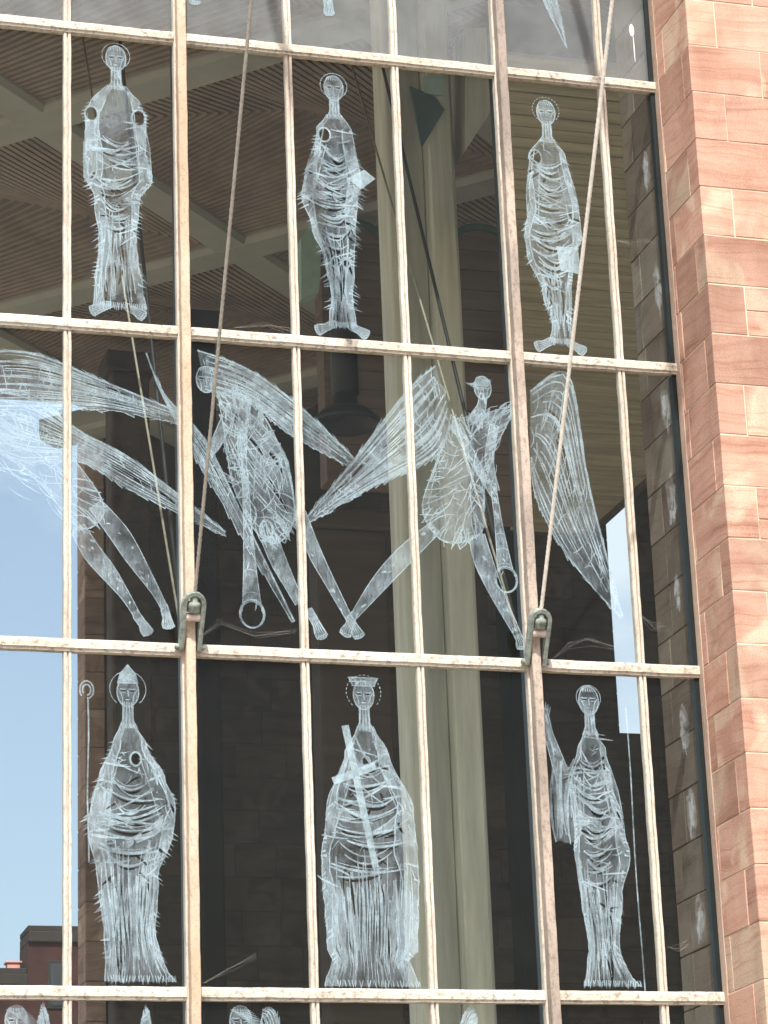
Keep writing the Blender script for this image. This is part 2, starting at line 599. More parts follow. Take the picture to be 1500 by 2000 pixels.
TR = [(0.02, 0.056), (-0.046, 0.056), (-0.062, 0.046), (-0.068, 0.030), (-0.068, -0.026), (-0.052, -0.031), (-0.052, -0.050), (0.02, -0.050)]
BAR = [(-0.034, 0.02), (-0.034, -0.030), (-0.029, -0.040), (-0.008, -0.040), (-0.004, -0.022), (0.004, -0.022), (0.008, -0.040), (0.029, -0.040), (0.034, -0.030), (0.034, 0.02)]


def wavy(prof, amp, seed):
    q = random.Random(seed)
    ph = [q.uniform(0, 6.28) for _ in range(4)]
    return lambda t: amp * (math.sin(t * 9.1 + ph[0]) + 0.6 * math.sin(t * 23.7 + ph[1]) + 0.4 * math.sin(t * 51 + ph[2]))


for zi, z in enumerate(ZR):
    edges = [-5.0] + THICK + [XR + 0.02]
    for a, c in zip(edges[:-1], edges[1:]):
        x0 = a + (0.055 if a in THICK else 0)
        x1 = c - (0.055 if c in THICK else 0)
        mb = MB()
        w = wavy(TR, 0.0012, zi * 9 + a)
        mb.prism(TR, lambda y, zz, t: (t, y + w(t), z + zz + w(t + 5)), x0, x1, n=max(4, int((x1 - x0) * 14)))
        mb.build('transom', M_TRANSOM, screen, (x0, 0, z))

for zi in range(len(ZR) - 1):
    z0, z1 = ZR[zi] + 0.056, ZR[zi + 1] - 0.050
    for x in XS:
        if x in THICK or x == XR:
            continue
        mb = MB()
        w = wavy(BAR, 0.0013, zi * 31 + x * 7)
        mb.prism(BAR, lambda xx, y, t: (x + xx + w(t), y + w(t + 3), t), z0, z1, n=36)
        mb.build('glazing_bar', M_BAR, screen, (x, 0, z0))
    # dark edge strip against the stone
    mb = MB()
    mb.box((XR - 0.022, -0.03, z0), (XR + 0.019, 0.05, z1), c=0.004)
    mb.build('edge_strip', M_FRAMEDARK, screen, (XR, 0, z0))

for x in THICK:
    mb = MB()
    z0, z1 = ZR[0] - 0.2, ZR[-1] + 0.2
    base = [(-0.055, 0.02), (-0.055, -0.05), (-0.049, -0.058), (0.049, -0.058), (0.055, -0.05), (0.055, 0.02)]
    w = wavy(base, 0.0010, x * 3 + 1)
    mb.prism(base, lambda a, y, t: (x + a + w(t), y, t), z0, z1, n=160)
    mb.build('mullion', M_BAR, screen, (x, 0, z0))
    mb = MB()
    fin = [(-0.040, -0.0585), (-0.040, -0.150), (-0.035, -0.157), (0.035, -0.157), (0.040, -0.150), (0.040, -0.0585)]
    w2 = wavy(fin, 0.0016, x * 3 + 2)
    mb.prism(fin, lambda a, y, t: (x + a + w2(t), y + 0.5 * w2(t + 9), t), z0, z1, n=220)
    mb.build('mullion_fin', M_FIN_GREY if x == 4 else M_FIN, screen, (x, 0, z0))
    mb = MB()
    mb.box((x - 0.05, 0.021, z0), (x + 0.05, 0.13, z1), c=0.006)
    mb.build('inner_fin', M_FRAMEDARK, screen, (x, 0, z0))

PANES = {}
for zi in range(len(ZR) - 1):
    for xi in range(len(XS) - 1):
        x0, x1 = XS[xi], XS[xi + 1]
        z0, z1 = ZR[zi], ZR[zi + 1]
        mb = MB()
        e = 0.012
        mb.box((x0 + e, -0.005, z0 + e), (x1 - e, 0.005, z1 - e))
        o = mb.build('pane', M_GLASS_HAZED if zi == 4 else M_GLASS, screen, ((x0 + x1) / 2, 0, z0))
        PANES[(xi, zi)] = (o, x0, x1, z0, z1)

# ------------------------------------------------------------------ etched figures, drawn as flat strokes ground into the panes


class Etch:
    def __init__(self, seed):
        self.p = []            # (convex 2D polygon, layer)
        self.r = random.Random(seed)

    def poly(self, pts, layer=0):
        tri = tessellate_polygon([[Vector((x, z, 0)) for x, z in pts]])
        for t in tri:
            self.p.append(([pts[i] for i in t], layer))

    def stroke(self, pts, w0=0.008, w1=None, layer=2, taper=True):
        w1 = w0 if w1 is None else w1
        n = len(pts)
        L, Rr = [], []
        for i in range(n):
            a, c = pts[max(i - 1, 0)], pts[min(i + 1, n - 1)]
            dx, dz = c[0] - a[0], c[1] - a[1]
            l = math.hypot(dx, dz) or 1
            t = i / (n - 1)
            w = (w0 + (w1 - w0) * t) * 0.5
            if taper:
                w *= 0.35 + 0.65 * math.sin(math.pi * min(1, 0.12 + t * 0.88)) if n > 2 else 1
            nx, nz = -dz / l * w, dx / l * w
            L.append((pts[i][0] + nx, pts[i][1] + nz))
            Rr.append((pts[i][0] - nx, pts[i][1] - nz))
        for i in range(n - 1):
            self.p.append(([L[i], L[i + 1], Rr[i + 1], Rr[i]], layer))

    def line(self, a, c, w=0.008, bend=0.0, layer=2, n=5):
        dx, dz = c[0] - a[0], c[1] - a[1]
        pts = []
        for i in range(n + 1):
            t = i / n
            k = bend * 4 * t * (1 - t)
            pts.append((a[0] + dx * t - dz * k, a[1] + dz * t + dx * k))
        self.stroke(pts, w, layer=layer)

    def ring(self, c, rx, rz, w=0.01, layer=2, n=26, a0=0, a1=6.2832):
        pts = [(c[0] + rx * math.cos(a0 + (a1 - a0) * i / n), c[1] + rz * math.sin(a0 + (a1 - a0) * i / n)) for i in range(n + 1)]
        self.stroke(pts, w, layer=layer, taper=False)

    def ell(self, c, rx, rz, layer=0, n=20):
        self.poly([(c[0] + rx * math.cos(6.2832 * i / n), c[1] + rz * math.sin(6.2832 * i / n)) for i in range(n)], layer)

    def limb(self, pts, ws, layer=1, outline=True):
        n = len(pts)
        L, Rr = [], []
        for i in range(n):
            a, c = pts[max(i - 1, 0)], pts[min(i + 1, n - 1)]
            dx, dz = c[0] - a[0], c[1] - a[1]
            l = math.hypot(dx, dz) or 1
            nx, nz = -dz / l * ws[i] * 0.5, dx / l * ws[i] * 0.5
            L.append((pts[i][0] + nx, pts[i][1] + nz))
            Rr.append((pts[i][0] - nx, pts[i][1] - nz))
        for i in range(n - 1):
            self.p.append(([L[i], L[i + 1], Rr[i + 1], Rr[i]], layer))
        if outline:
            self.stroke(L, 0.008, taper=False)
            self.stroke(Rr, 0.008, taper=False)
            q = self.r
            for k in range(min(3 * n, 22)):               # modelling inside the limb
                i = q.randrange(n - 1)
                u, v = q.uniform(0.12, 0.88), q.uniform(0, 0.6)
                f = lambda w, t: tuple((L[i][j] * (1 - t) + L[i + 1][j] * t) * w + (Rr[i][j] * (1 - t) + Rr[i + 1][j] * t) * (1 - w) for j in (0, 1))
                self.line(f(u, v), f(min(max(u + q.uniform(-0.2, 0.2), 0.05), 0.95), min(1, v + q.uniform(0.3, 0.6))), q.uniform(0.008, 0.024), q.uniform(-0.1, 0.1), layer=1 if q.random() < 0.65 else 2)
        return L, Rr

    def foot(self, a, ang, l=0.16, toes=5):
        r = self.r
        ca, sa = math.cos(ang), math.sin(ang)
        f = lambda u, v: (a[0] + ca * u - sa * v, a[1] + sa * u + ca * v)
        out = [f(-0.03, -0.024), f(l * 0.12, -0.040), f(l * 0.5, -0.034), f(l * 0.8, -0.052), f(l, -0.050), f(l * 1.06, -0.02), f(l * 1.08, 0.01), f(l * 1.04, 0.035), f(l * 0.92, 0.048), f(l * 0.5, 0.036), f(l * 0.1, 0.030), f(-0.03, 0.024)]
        self.poly(out, 1)
        self.stroke(out, 0.008, taper=False)
        for k in range(toes):
            q = (k / (toes - 1) - 0.5)
            self.line(f(l * 0.2, q * 0.045), f(l * 0.92, q * 0.085), 0.007)
            self.ring(f(l * (1.0 - abs(q - 0.1) * 0.12), q * 0.080), 0.013, 0.010, 0.007, n=8)

    def head(self, c, h, lean=0.0, halo=0.13, dashed=False, hat=None):
        r = self.r
        w = h * 0.36
        x, z = c
        self.ell((x, z), w, h * 0.5, 1)
        self.ring((x, z), w, h * 0.5, 0.010)
        if halo:
            if dashed:
                for k in range(26):
                    a = 6.2832 * k / 26
                    if not 3.9 < a < 5.5:
                        self.ring((x, z + h * 0.1), halo, halo, 0.008, n=2, a0=a, a1=a + 0.13)
            else:
                self.ring((x, z + h * 0.1), halo, halo, 0.007, a0=-0.9, a1=4.05)
        for s in (-1, 1):
            ex = x + s * w * 0.42 + lean
            self.ell((ex, z + 0.008), 0.016, 0.007, 4)
            self.line((ex - 0.03, z + 0.028), (ex + 0.03, z + 0.028), 0.010, -0.12 * 1)
            self.line((ex - 0.02, z - 0.006), (ex + 0.02, z - 0.006), 0.007, 0.1)
            self.line((x + s * w * 0.9, z + 0.02), (x + s * w * 0.5, z - h * 0.4), 0.008, s * -0.12)
        self.line((x + lean, z + 0.02), (x + lean + 0.004, z - h * 0.17), 0.012)
        self.line((x - 0.022 + lean, z - h * 0.26), (x + 0.022 + lean, z - h * 0.26), 0.010)
        for k in range(7):
            q = -1 + 2 * k / 6
            self.line((x + q * w * 0.8, z + h * 0.30), (x + q * w * 0.5, z + h * 0.47), 0.008, 0.1)
        if hat == 'tall':
            self.poly([(x - w, z + h * 0.28), (x + w, z + h * 0.28), (x + w * 0.75, z + h * 0.62), (x, z + h * 0.95), (x - w * 0.75, z + h * 0.62)], 2)
            self.line((x, z + h * 0.3), (x, z + h * 0.9), 0.008, layer=4)
            self.line((x - w, z + h * 0.34), (x + w, z + h * 0.34), 0.010, layer=4)
        if hat == 'flat':
            self.poly([(x - w * 1.05, z + h * 0.30), (x + w * 1.05, z + h * 0.30), (x + w * 1.5, z + h * 0.62), (x - w * 1.5, z + h * 0.62)], 1)
            for q in (0.32, 0.47, 0.61):
                self.line((x - w * (1 + q * 0.5), z + h * q), (x + w * (1 + q * 0.5), z + h * q), 0.011)
            for k in range(6):
                q = -1 + 2 * k / 5
                self.line((x + q * w, z + h * 0.32), (x + q * w * 1.4, z + h * 0.6), 0.008)


def robed(x, z0, z1, prof, seed, swag=(0.35, 0.78), halo=0.125, dashed=False, hat=None, feet=True, spiky=(0.02, 0.05),
          dense=0.0, arms=(0.18, -0.14), hole=(), head_h=0.25, neck=0.16, cape=False, lean=0.0, fold=26, extra=None):
    """a plain standing robed figure: head with ring, long neck, draped body with ragged edge, long folds, feet"""
    E_ = Etch(seed)
    r = E_.r
    HB = z1 - z0
    zh = z1 - 0.10 - head_h * 0.5 - (0.12 if hat == 'tall' else 0.05 if hat else 0)
    zn = zh - head_h * 0.42
    zs = zn - neck                                      # base of the neck
    zf = z0 + (0.10 if feet else 0.0)

    def edge(t):
        for (ta, la, ra), (tb, lb, rb) in zip(prof[:-1], prof[1:]):
            if ta <= t <= tb:
                k = (t - ta) / (tb - ta)
                k = k * k * (3 - 2 * k)
                return la + (lb - la) * k, ra + (rb - ra) * k
        return prof[-1][1:]

    Zt = lambda t: zf + (zs - zf) * t
    n = 60
    left, right = [], []
    for i in range(n + 1):
        t = i / n
        l, rr = edge(t)
        left.append((x - l - r.uniform(0, 0.012), Zt(t)))
        right.append((x + rr + r.uniform(0, 0.012), Zt(t)))
    E_.poly(left + right[::-1], 0)
    # cloak flanks, scraped heavier
    for s_, pts in ((-1, left), (1, right)):
        inner = r.uniform(0.45, 0.62) if s_ * dense > 0 else r.uniform(0.68, 0.82)
        mid = []
        for i in range(n + 1):
            e = edge(i / n)[0 if s_ < 0 else 1]
            mid.append((x + s_ * e * (inner + 0.07 * math.sin(i * 0.31 + s_) + r.uniform(-0.03, 0.03)), Zt(i / n)))
        E_.poly(pts + mid[::-1], 1)
        E_.stroke(mid[4:-4:2], 0.011, taper=False)
    E_.stroke(left[::2], 0.009, taper=False)
    E_.stroke(right[::2], 0.009, taper=False)
    # ragged barbs in clusters along the outline
    for pts, s in ((left, -1), (right, 1)):
        lo, hi = spiky
        i = 5
        while i < n - 5:
            run = r.randint(3, 8)
            size = r.uniform(0.3, 1.0)
            for j in range(i, min(i + run, n - 4)):
                a = pts[j]
                l = (lo + (hi - lo) * size) * r.uniform(0.6, 1.2)
                dn = r.uniform(0.01, 0.05) * (1 if size > 0.5 else -0.3)
                base = a[0] - s * r.uniform(0.01, 0.05)
                wv = r.uniform(0.018, 0.034)
                E_.p.append(([(base, a[1] + wv * 0.5 + 0.02), (base, a[1] - wv * 0.5 + 0.02), (a[0] + s * l, a[1] - dn)], r.choice((1, 1, 2, 2, 5))))
            i += run + r.randint(1, 6)
    # neck
    E_.limb([(x, zn + 0.02), (x, zs + 0.03), (x, zs - 0.04)], [0.085, 0.09, 0.15], 1)
    for k in range(4):
        E_.line((x - 0.03 + 0.02 * k, zn + 0.02), (x - 0.045 + 0.03 * k, zs - 0.05), 0.009)
    E_.head((x + lean * 0.3, zh), head_h, lean, halo, dashed, hat)
    # swags over the chest, with clear gaps between them
    a, c = swag
    ns = int((c - a) * 34)
    for k in range(ns):
        t = a + (c - a) * (k + 0.5) / ns + r.uniform(-0.012, 0.012)
        l, rr = edge(t)
        sg = r.uniform(0.03, 0.10)
        u0, u1 = r.uniform(-0.85, -0.35), r.uniform(0.35, 0.85)
        tilt = r.uniform(-0.07, 0.07)
        f = lambda q, dz: (x + ((u0 + (u1 - u0) * q) * (l if u0 + (u1 - u0) * q < 0 else rr)), Zt(t) - sg * 4 * q * (1 - q) + tilt * (q - 0.5) + dz)
        E_.stroke([f(i / 10, 0) for i in range(11)], r.uniform(0.012, 0.026))
        if k % 2 == 0:
            g = r.uniform(0.012, 0.026)
            pts = [f(0.12 + 0.76 * i / 8, -0.022 - g * 4 * (i / 8) * (1 - i / 8)) for i in range(9)]
            top = [f(0.12 + 0.76 * i / 8, -0.016) for i in range(9)]
            for i in range(8):
                E_.p.append(([top[i], top[i + 1], pts[i + 1], pts[i]], 3))
        if k % 3 == 1:
            E_.stroke([f(0.1 + 0.8 * i / 8, 0.03) for i in range(9)], 0.008)
    # straight cuts thrown across the cloth
    for k in range(16):
        t = r.uniform(a - 0.05, min(c + 0.08, 0.98))
        l, rr = edge(max(min(t, 1), 0))
        sd = r.choice((-1, 1))
        e = (l if sd < 0 else rr)
        x0_ = x + sd * e * r.uniform(0.75, 1.12)
        E_.line((x0_, Zt(t)), (x0_ - sd * r.uniform(0.10, 0.26), Zt(t) - r.uniform(-0.03, 0.12)), r.uniform(0.012, 0.022), r.uniform(-0.04, 0.04), layer=5 if r.random() < 0.35 else 2)
    for k in range(14):
        t = r.uniform(a - 0.1, c)
        l, rr = edge(max(min(t, 1), 0))
        xx = x + r.uniform(-0.9 * l, 0.9 * rr)
        E_.line((xx, Zt(t)), (xx + r.uniform(-0.12, 0.12), Zt(t) - r.uniform(0.02, 0.10)), r.uniform(0.012, 0.026), r.uniform(-0.1, 0.1), layer=3)
    # crossing bands
    for k in range(4):
        t = r.uniform(c - 0.18, c + 0.06)
        l, rr = edge(min(t, 1))
        sd = r.choice((-1, 1))
        E_.line((x + sd * l * 0.8, Zt(t)), (x - sd * rr * 0.7, Zt(t - r.uniform(0.04, 0.14))), r.uniform(0.012, 0.022), 0.05 * sd)
    for k in range(30):
        t = r.uniform(a, c + 0.1)
        l, rr = edge(min(t, 1))
        xx = x + r.uniform(-l, rr) * 0.9
        E_.line((xx, Zt(t)), (xx + r.uniform(-0.10, 0.10), Zt(t) + r.uniform(-0.10, 0.02)), r.uniform(0.006, 0.010), r.uniform(-0.2, 0.2), n=3)
    # long folds from the waist to the hem: broad scraped bands and thin lines
    for k in range(fold):
        q = (k + r.uniform(-0.4, 0.4)) / fold * 2 - 1
        t1 = a + r.uniform(-0.14, 0.10)
        t0 = r.uniform(-0.01, 0.10) if r.random() < 0.7 else r.uniform(0.1, a * 0.6)
        pts = []
        ph = r.uniform(0, 6)
        for i in range(8):
            t = t1 + (t0 - t1) * i / 7
            l, rr = edge(max(t, 0))
            pts.append((x + (q * l if q < 0 else q * rr) * 0.94 + 0.010 * math.sin(i * 0.8 + ph), Zt(t)))
        big = r.random() < 0.35
        E_.stroke(pts, r.uniform(0.024, 0.045) if big else r.uniform(0.007, 0.014), layer=1 if big else 2)
    for k in range(9):
        q = r.uniform(-0.6, 0.6)
        t1 = r.uniform(0.1, a + 0.05)
        l, rr = edge(max(min(t1, 1), 0))
        xx = x + (q * l if q < 0 else q * rr)
        E_.line((xx, Zt(t1)), (xx + r.uniform(-0.04, 0.04), Zt(t1) - r.uniform(0.12, 0.35)), r.uniform(0.012, 0.024), r.uniform(-0.1, 0.1), layer=3)
    # hem
    l, rr = edge(0)
    for k in range(26):
        q = k / 25
        xx = x - l + (l + rr) * q
        E_.line((xx, zf + 0.05), (xx + r.uniform(-0.02, 0.02), zf - r.uniform(0.0, 0.025)), 0.011, n=2)
    # sleeves meeting over the body
    if arms:
        ts, te = 0.86, (swag[0] + swag[1]) * 0.5 - 0.05
        for s in (-1, 1):
            l, rr = edge(ts)
            sh = (x - l * 0.75, Zt(ts)) if s < 0 else (x + rr * 0.75, Zt(ts))
            l, rr = edge(te + 0.06)
            el = (x - l * 0.84, Zt(te + 0.05)) if s < 0 else (x + rr * 0.84, Zt(te + 0.05))
            hd = (x + s * 0.05, Zt(te) + arms[0 if s < 0 else 1] * 0.5)
            E_.limb([sh, ((sh[0] + el[0]) / 2 + s * 0.01, (sh[1] + el[1]) / 2), el], [0.10, 0.12, 0.11], 0)
            E_.limb([el, ((el[0] + hd[0]) / 2, (el[1] + hd[1]) / 2 - 0.02), hd], [0.09, 0.075, 0.05], 1)
            for k in range(5):
                E_.line((hd[0] - s * 0.01, hd[1] + 0.025 - 0.012 * k), (hd[0] - s * (0.085 + 0.01 * (k % 3)), hd[1] - 0.005 - 0.017 * k), 0.010, 0.1 * s, n=3)
    for hx, hz, hr in hole:                                # round clear spots with a rim
        c_ = (x + hx, Zt(hz))
        E_.ell(c_, hr, hr * 1.25, 3)
        E_.ring(c_, hr, hr * 1.25, 0.016)
    if feet:
        E_.foot((x - 0.07, zf + 0.02), math.radians(205), 0.17)
        E_.foot((x + 0.08, zf + 0.02), math.radians(-28), 0.17)
    if extra:
        extra(E_, x, Zt, edge)
    return E_


def smoothpts(pts, n=8):
    out = []
    m = len(pts)
    for i in range(m - 1):
        p0, p1, p2, p3 = pts[max(i - 1, 0)], pts[i], pts[i + 1], pts[min(i + 2, m - 1)]
        for k in range(n):
            t = k / n
            out.append(tuple(0.5 * (2 * p1[j] + (p2[j] - p0[j]) * t + (2 * p0[j] - 5 * p1[j] + 4 * p2[j] - p3[j]) * t * t + (3 * p1[j] - p0[j] - 3 * p2[j] + p3[j]) * t ** 3) for j in (0, 1)))
    out.append(pts[-1])
    return out


def wing(E_, lead, trail, feathers=16, fill=0, heavy=0.012, cross=24):
    """plain long wing between a leading and a trailing edge (photo pixels), feather strokes from root to tip"""
    r = E_.r
    A = smoothpts([P2(*q) for q in lead])
    B = smoothpts([P2(*q) for q in trail])

    def sample(L, t):
        f = t * (len(L) - 1)
        i = min(int(f), len(L) - 2)
        k = f - i
        return (L[i][0] + (L[i + 1][0] - L[i][0]) * k, L[i][1] + (L[i + 1][1] - L[i][1]) * k)
    m = 24
    rag = [sample(B, i / m) for i in range(m + 1)]
    rag2 = []
    for i in range(m):
        rag2.append(rag[i])
        mx, mz = (rag[i][0] * 0.55 + rag[i + 1][0] * 0.45), (rag[i][1] * 0.55 + rag[i + 1][1] * 0.45)
        fa = sample(A, i / m)
        fl = math.hypot(mx - fa[0], mz - fa[1]) or 1
        amp = r.uniform(0.0, 0.035) * min(1, fl / 0.15)
        rag2.append((rag[i + 1][0] + (mx - fa[0]) / fl * amp, rag[i + 1][1] + (mz - fa[1]) / fl * amp))
    rag2.append(rag[-1])
    E_.poly([sample(A, i / m) for i in range(m + 1)] + rag2[::-1], fill)
    E_.stroke(A, 0.016, taper=False)
    E_.stroke(rag2, 0.008, taper=False)
    for k in range(feathers):
        q = (k + 0.5) / feathers + r.uniform(-0.02, 0.02)
        t0, t1 = r.uniform(0, 0.25), r.uniform(0.6, 1.0)
        pts = []
        for i in range(10):
            t = t0 + (t1 - t0) * i / 9
            a, c = sample(A, t), sample(B, t)
            qq = q + 0.10 * (t - 0.5) * math.sin(k * 2.1)
            pts.append((a[0] + (c[0] - a[0]) * qq, a[1] + (c[1] - a[1]) * qq))
        E_.stroke(pts, r.uniform(0.6, 1.4) * heavy)
    for k in range(cross):
        t = r.uniform(0.02, 0.9)
        q = r.uniform(0, 0.7)
        a, c = sample(A, t), sample(B, min(1, t + r.uniform(-0.12, 0.2)))
        dq = r.uniform(0.15, 0.4)
        E_.line((a[0] + (c[0] - a[0]) * q, a[1] + (c[1] - a[1]) * q), (a[0] + (c[0] - a[0]) * (q + dq), a[1] + (c[1] - a[1]) * (q + dq)), r.uniform(0.006, 0.011), r.uniform(-0.2, 0.2), n=3)
    for k in range(4):
        t = r.uniform(0.1, 0.7)
        q = r.uniform(0.25, 0.7)
        a, c = sample(A, t), sample(B, t)
        a2, c2 = sample(A, min(1, t + 0.2)), sample(B, min(1, t + 0.2))
        E_.line((a[0] + (c[0] - a[0]) * q, a[1] + (c[1] - a[1]) * q), (a2[0] + (c2[0] - a2[0]) * q, a2[1] + (c2[1] - a2[1]) * q), r.uniform(0.018, 0.034), 0.05, layer=3)
    for k in range(int(feathers * 0.9)):                     # barbs over both edges
        t = r.uniform(0.05, 0.98)
        for L, M in ((A, B), (B, A)):
            a, c = sample(L, t), sample(M, t)
            l = math.hypot(c[0] - a[0], c[1] - a[1]) or 1
            s = r.uniform(0.01, 0.03)
            t2 = sample(L, min(1, t + 0.05))
            E_.line(t2, (a[0] - (c[0] - a[0]) / l * s, a[1] - (c[1] - a[1]) / l * s), 0.008, n=2)


def body(E_, outline, n=70, holes=()):
    r = E_.r
    pts = [P2(*q) for q in outline]
    pts2 = smoothpts(pts + [pts[0]], 5)
    E_.poly(pts2[:-1], 0)
    E_.stroke(pts2, 0.010, taper=False)
    xs, zs = [q[0] for q in pts], [q[1] for q in pts]
    cx, cz = sum(xs) / len(xs), sum(zs) / len(zs)
    for k in range(n):
        a = r.choice(pts2)
        q = r.uniform(0.1, 0.75)
        c = (a[0] + (cx - a[0]) * q + r.uniform(-0.06, 0.06), a[1] + (cz - a[1]) * q * 0.6 + r.uniform(-0.05, 0.05))
        o = r.uniform(0.0, 0.10)
        E_.line((a[0] - (cx - a[0]) * o, a[1] - (cz - a[1]) * o), c, r.uniform(0.007, 0.015), r.uniform(-0.2, 0.2), n=4)
    for k in range(n // 2):
        a, c = r.choice(pts2), r.choice(pts2)
        u, v = r.uniform(0.2, 0.5), r.uniform(0.5, 0.8)
        E_.line((a[0] + (c[0] - a[0]) * u, a[1] + (c[1] - a[1]) * u), (a[0] + (c[0] - a[0]) * v, a[1] + (c[1] - a[1]) * v), r.uniform(0.006, 0.011), r.uniform(-0.1, 0.1), n=3)


def limbpx(E_, pts, ws, layer=1):
    a = smoothpts([P2(*q) for q in pts], 4)
    w = [q[0] for q in smoothpts([(v, 0.0) for v in ws], 4)]
    return E_.limb(a, w, layer)


def horn(E_, a, c, w0, w1):
    """a plain straight horn with an open round bell"""
    p0, p1 = P2(*a), P2(*c)
    n = 7
    E_.limb([(p0[0] + (p1[0] - p0[0]) * i / n, p0[1] + (p1[1] - p0[1]) * i / n) for i in range(n + 1)], [w0 + (w1 - w0) * (i / n) ** 2 for i in range(n + 1)], 1)
    for i in range(6):
        t = i / 6 + 0.05
        w = (w0 + (w1 - w0) * t * t) * 0.5
        q = (p0[0] + (p1[0] - p0[0]) * t, p0[1] + (p1[1] - p0[1]) * t)
        E_.line((q[0] - w, q[1]), (q[0] + w, q[1]), 0.009, 0.2, n=4)
    E_.ell((p1[0], p1[1] - 0.02), w1 * 0.62, w1 * 0.72, 3)
    E_.ring((p1[0], p1[1] - 0.02), w1 * 0.62, w1 * 0.72, 0.016)
    E_.ring((p1[0], p1[1] - 0.025), w1 * 0.56, w1 * 0.66, 0.007)


FIG = []           # (etch, plain description of that figure)
T1_, T2_, T3_, T4_ = ZO + 3 * H, ZO + 2 * H, ZO + H, ZO


def book(E_, x, Zt, edge):
    a = (x + 0.02, Zt(0.47))
    E_.poly([(a[0], a[1]), (a[0] + 0.21, a[1] - 0.01), (a[0] + 0.22, a[1] - 0.26), (a[0] + 0.03, a[1] - 0.24)], 5)
    E_.line((a[0] + 0.04, a[1] - 0.02), (a[0] + 0.06, a[1] - 0.23), 0.012, layer=4)
    for k in range(5):
        E_.line((a[0] + 0.18, a[1] + 0.02 - 0.01 * k), (a[0] + 0.10 - 0.012 * k, a[1] - 0.12 - 0.015 * k), 0.011, layer=4)


def scroll(E_, x, Zt, edge):
    a = (x + 0.10, Zt(0.70))
    E_.poly([a, (a[0] + 0.16, a[1] + 0.10), (a[0] + 0.26, a[1] + 0.02), (a[0] + 0.12, a[1] - 0.10)], 5)
    for k in range(4):
        E_.line((a[0] + 0.02, a[1] - 0.02 * k), (a[0] + 0.20, a[1] + 0.07 - 0.035 * k), 0.008, layer=4)


def staff(dx, top, bottom, w=0.013):
    def f(E_, x, Zt, edge):
        E_.stroke([(x + dx + 0.006 * math.sin(k), Zt(top) + (Zt(bottom) - Zt(top)) * k / 8) for k in range(9)], w, taper=False)
    return f


def hook_staff(E_, x, Zt, edge):
    staff(-0.33, 1.10, 0.45)(E_, x, Zt, edge)
    for k, rr_ in enumerate((0.075, 0.045)):
        E_.ring((x - 0.34, Zt(1.10) + 0.06), rr_ * 0.75, rr_, 0.014, a0=-1.5, a1=3.9)


def plain_cross(E_, x, Zt, edge):
    a, c = (x - 0.17, Zt(1.0)), (x + 0.05, Zt(0.45))
    f = lambda t, d: (a[0] + (c[0] - a[0]) * t + d, a[1] + (c[1] - a[1]) * t + d * 0.25)
    E_.limb([f(0, 0), f(0.5, 0), f(1, 0)], [0.065, 0.06, 0.055], 5, False)
    E_.limb([f(0.36, -0.20), f(0.34, 0.0), f(0.32, 0.18)], [0.065, 0.065, 0.065], 5, False)


def raised_arm(E_, x, Zt, edge):
    staff(0.335, 1.10, -0.02, 0.012)(E_, x, Zt, edge)
    E_.limb([(x - 0.13, Zt(0.86)), (x - 0.28, Zt(0.82)), (x - 0.38, Zt(0.98)), (x - 0.40, Zt(1.06))], [0.13, 0.15, 0.08, 0.055], 1)
    for k in range(5):
        E_.line((x - 0.415 + 0.012 * k, Zt(1.06)), (x - 0.43 + 0.02 * k, Zt(1.11) - 0.02 * abs(k - 2)), 0.011, n=2)
    r = E_.r
    hem = [(x - 0.37 + 0.03 * k, Zt(0.55) + r.uniform(-0.025, 0.03)) for k in range(8)]
    E_.poly([(x - 0.37, Zt(0.90)), (x - 0.16, Zt(0.84))] + hem[::-1], 0)
    for k in range(13):
        q = x - 0.37 + 0.018 * k + r.uniform(-0.006, 0.006)
        E_.line((q + 0.01, Zt(r.uniform(0.78, 0.90))), (q - r.uniform(-0.015, 0.015), Zt(0.55) + r.uniform(-0.02, 0.08)), r.uniform(0.008, 0.03), r.uniform(-0.06, 0.06), layer=r.choice((1, 1, 2)))


# upper row of standing figures
FIG.append((robed(0.435, T2_ + 0.10, T1_ - 0.02, [(0, 0.20, 0.25), (0.08, 0.19, 0.21), (0.30, 0.15, 0.16), (0.48, 0.19, 0.19), (0.58, 0.28, 0.31), (0.70, 0.27, 0.25), (0.86, 0.27, 0.26), (0.93, 0.20, 0.20), (1, 0.07, 0.07)], 11, spiky=(0.02, 0.06),
                  hole=((-0.22, 0.86, 0.055), (0.20, 0.86, 0.06)), dense=-1), 'etched robed figure standing with hands folded'))
FIG.append((robed(2.42, T2_ + 0.08, T1_ - 0.10, [(0, 0.11, 0.13), (0.14, 0.08, 0.10), (0.30, 0.12, 0.13), (0.46, 0.24, 0.15), (0.60, 0.33, 0.18), (0.70, 0.27, 0.22), (0.84, 0.18, 0.17), (0.93, 0.16, 0.15), (1, 0.06, 0.06)], 12, spiky=(0.02, 0.075),
                  swag=(0.38, 0.86), hole=((-0.10, 0.90, 0.055), (-0.03, 0.30, 0.042), (0.06, 0.30, 0.036)), extra=scroll, dense=1), 'etched robed figure holding a scroll'))
FIG.append((robed(4.44, T2_ + 0.08, T1_ - 0.13, [(0, 0.10, 0.12), (0.08, 0.05, 0.11), (0.25, 0.13, 0.13), (0.42, 0.26, 0.17), (0.52, 0.27, 0.27), (0.66, 0.20, 0.25), (0.80, 0.20, 0.20), (0.92, 0.18, 0.16), (1, 0.06, 0.06)], 13, spiky=(0.01, 0.045),
                  swag=(0.30, 0.90), dashed=True, hole=((-0.13, 0.90, 0.06),), extra=book, halo=0.13), 'etched robed figure holding an open book'))
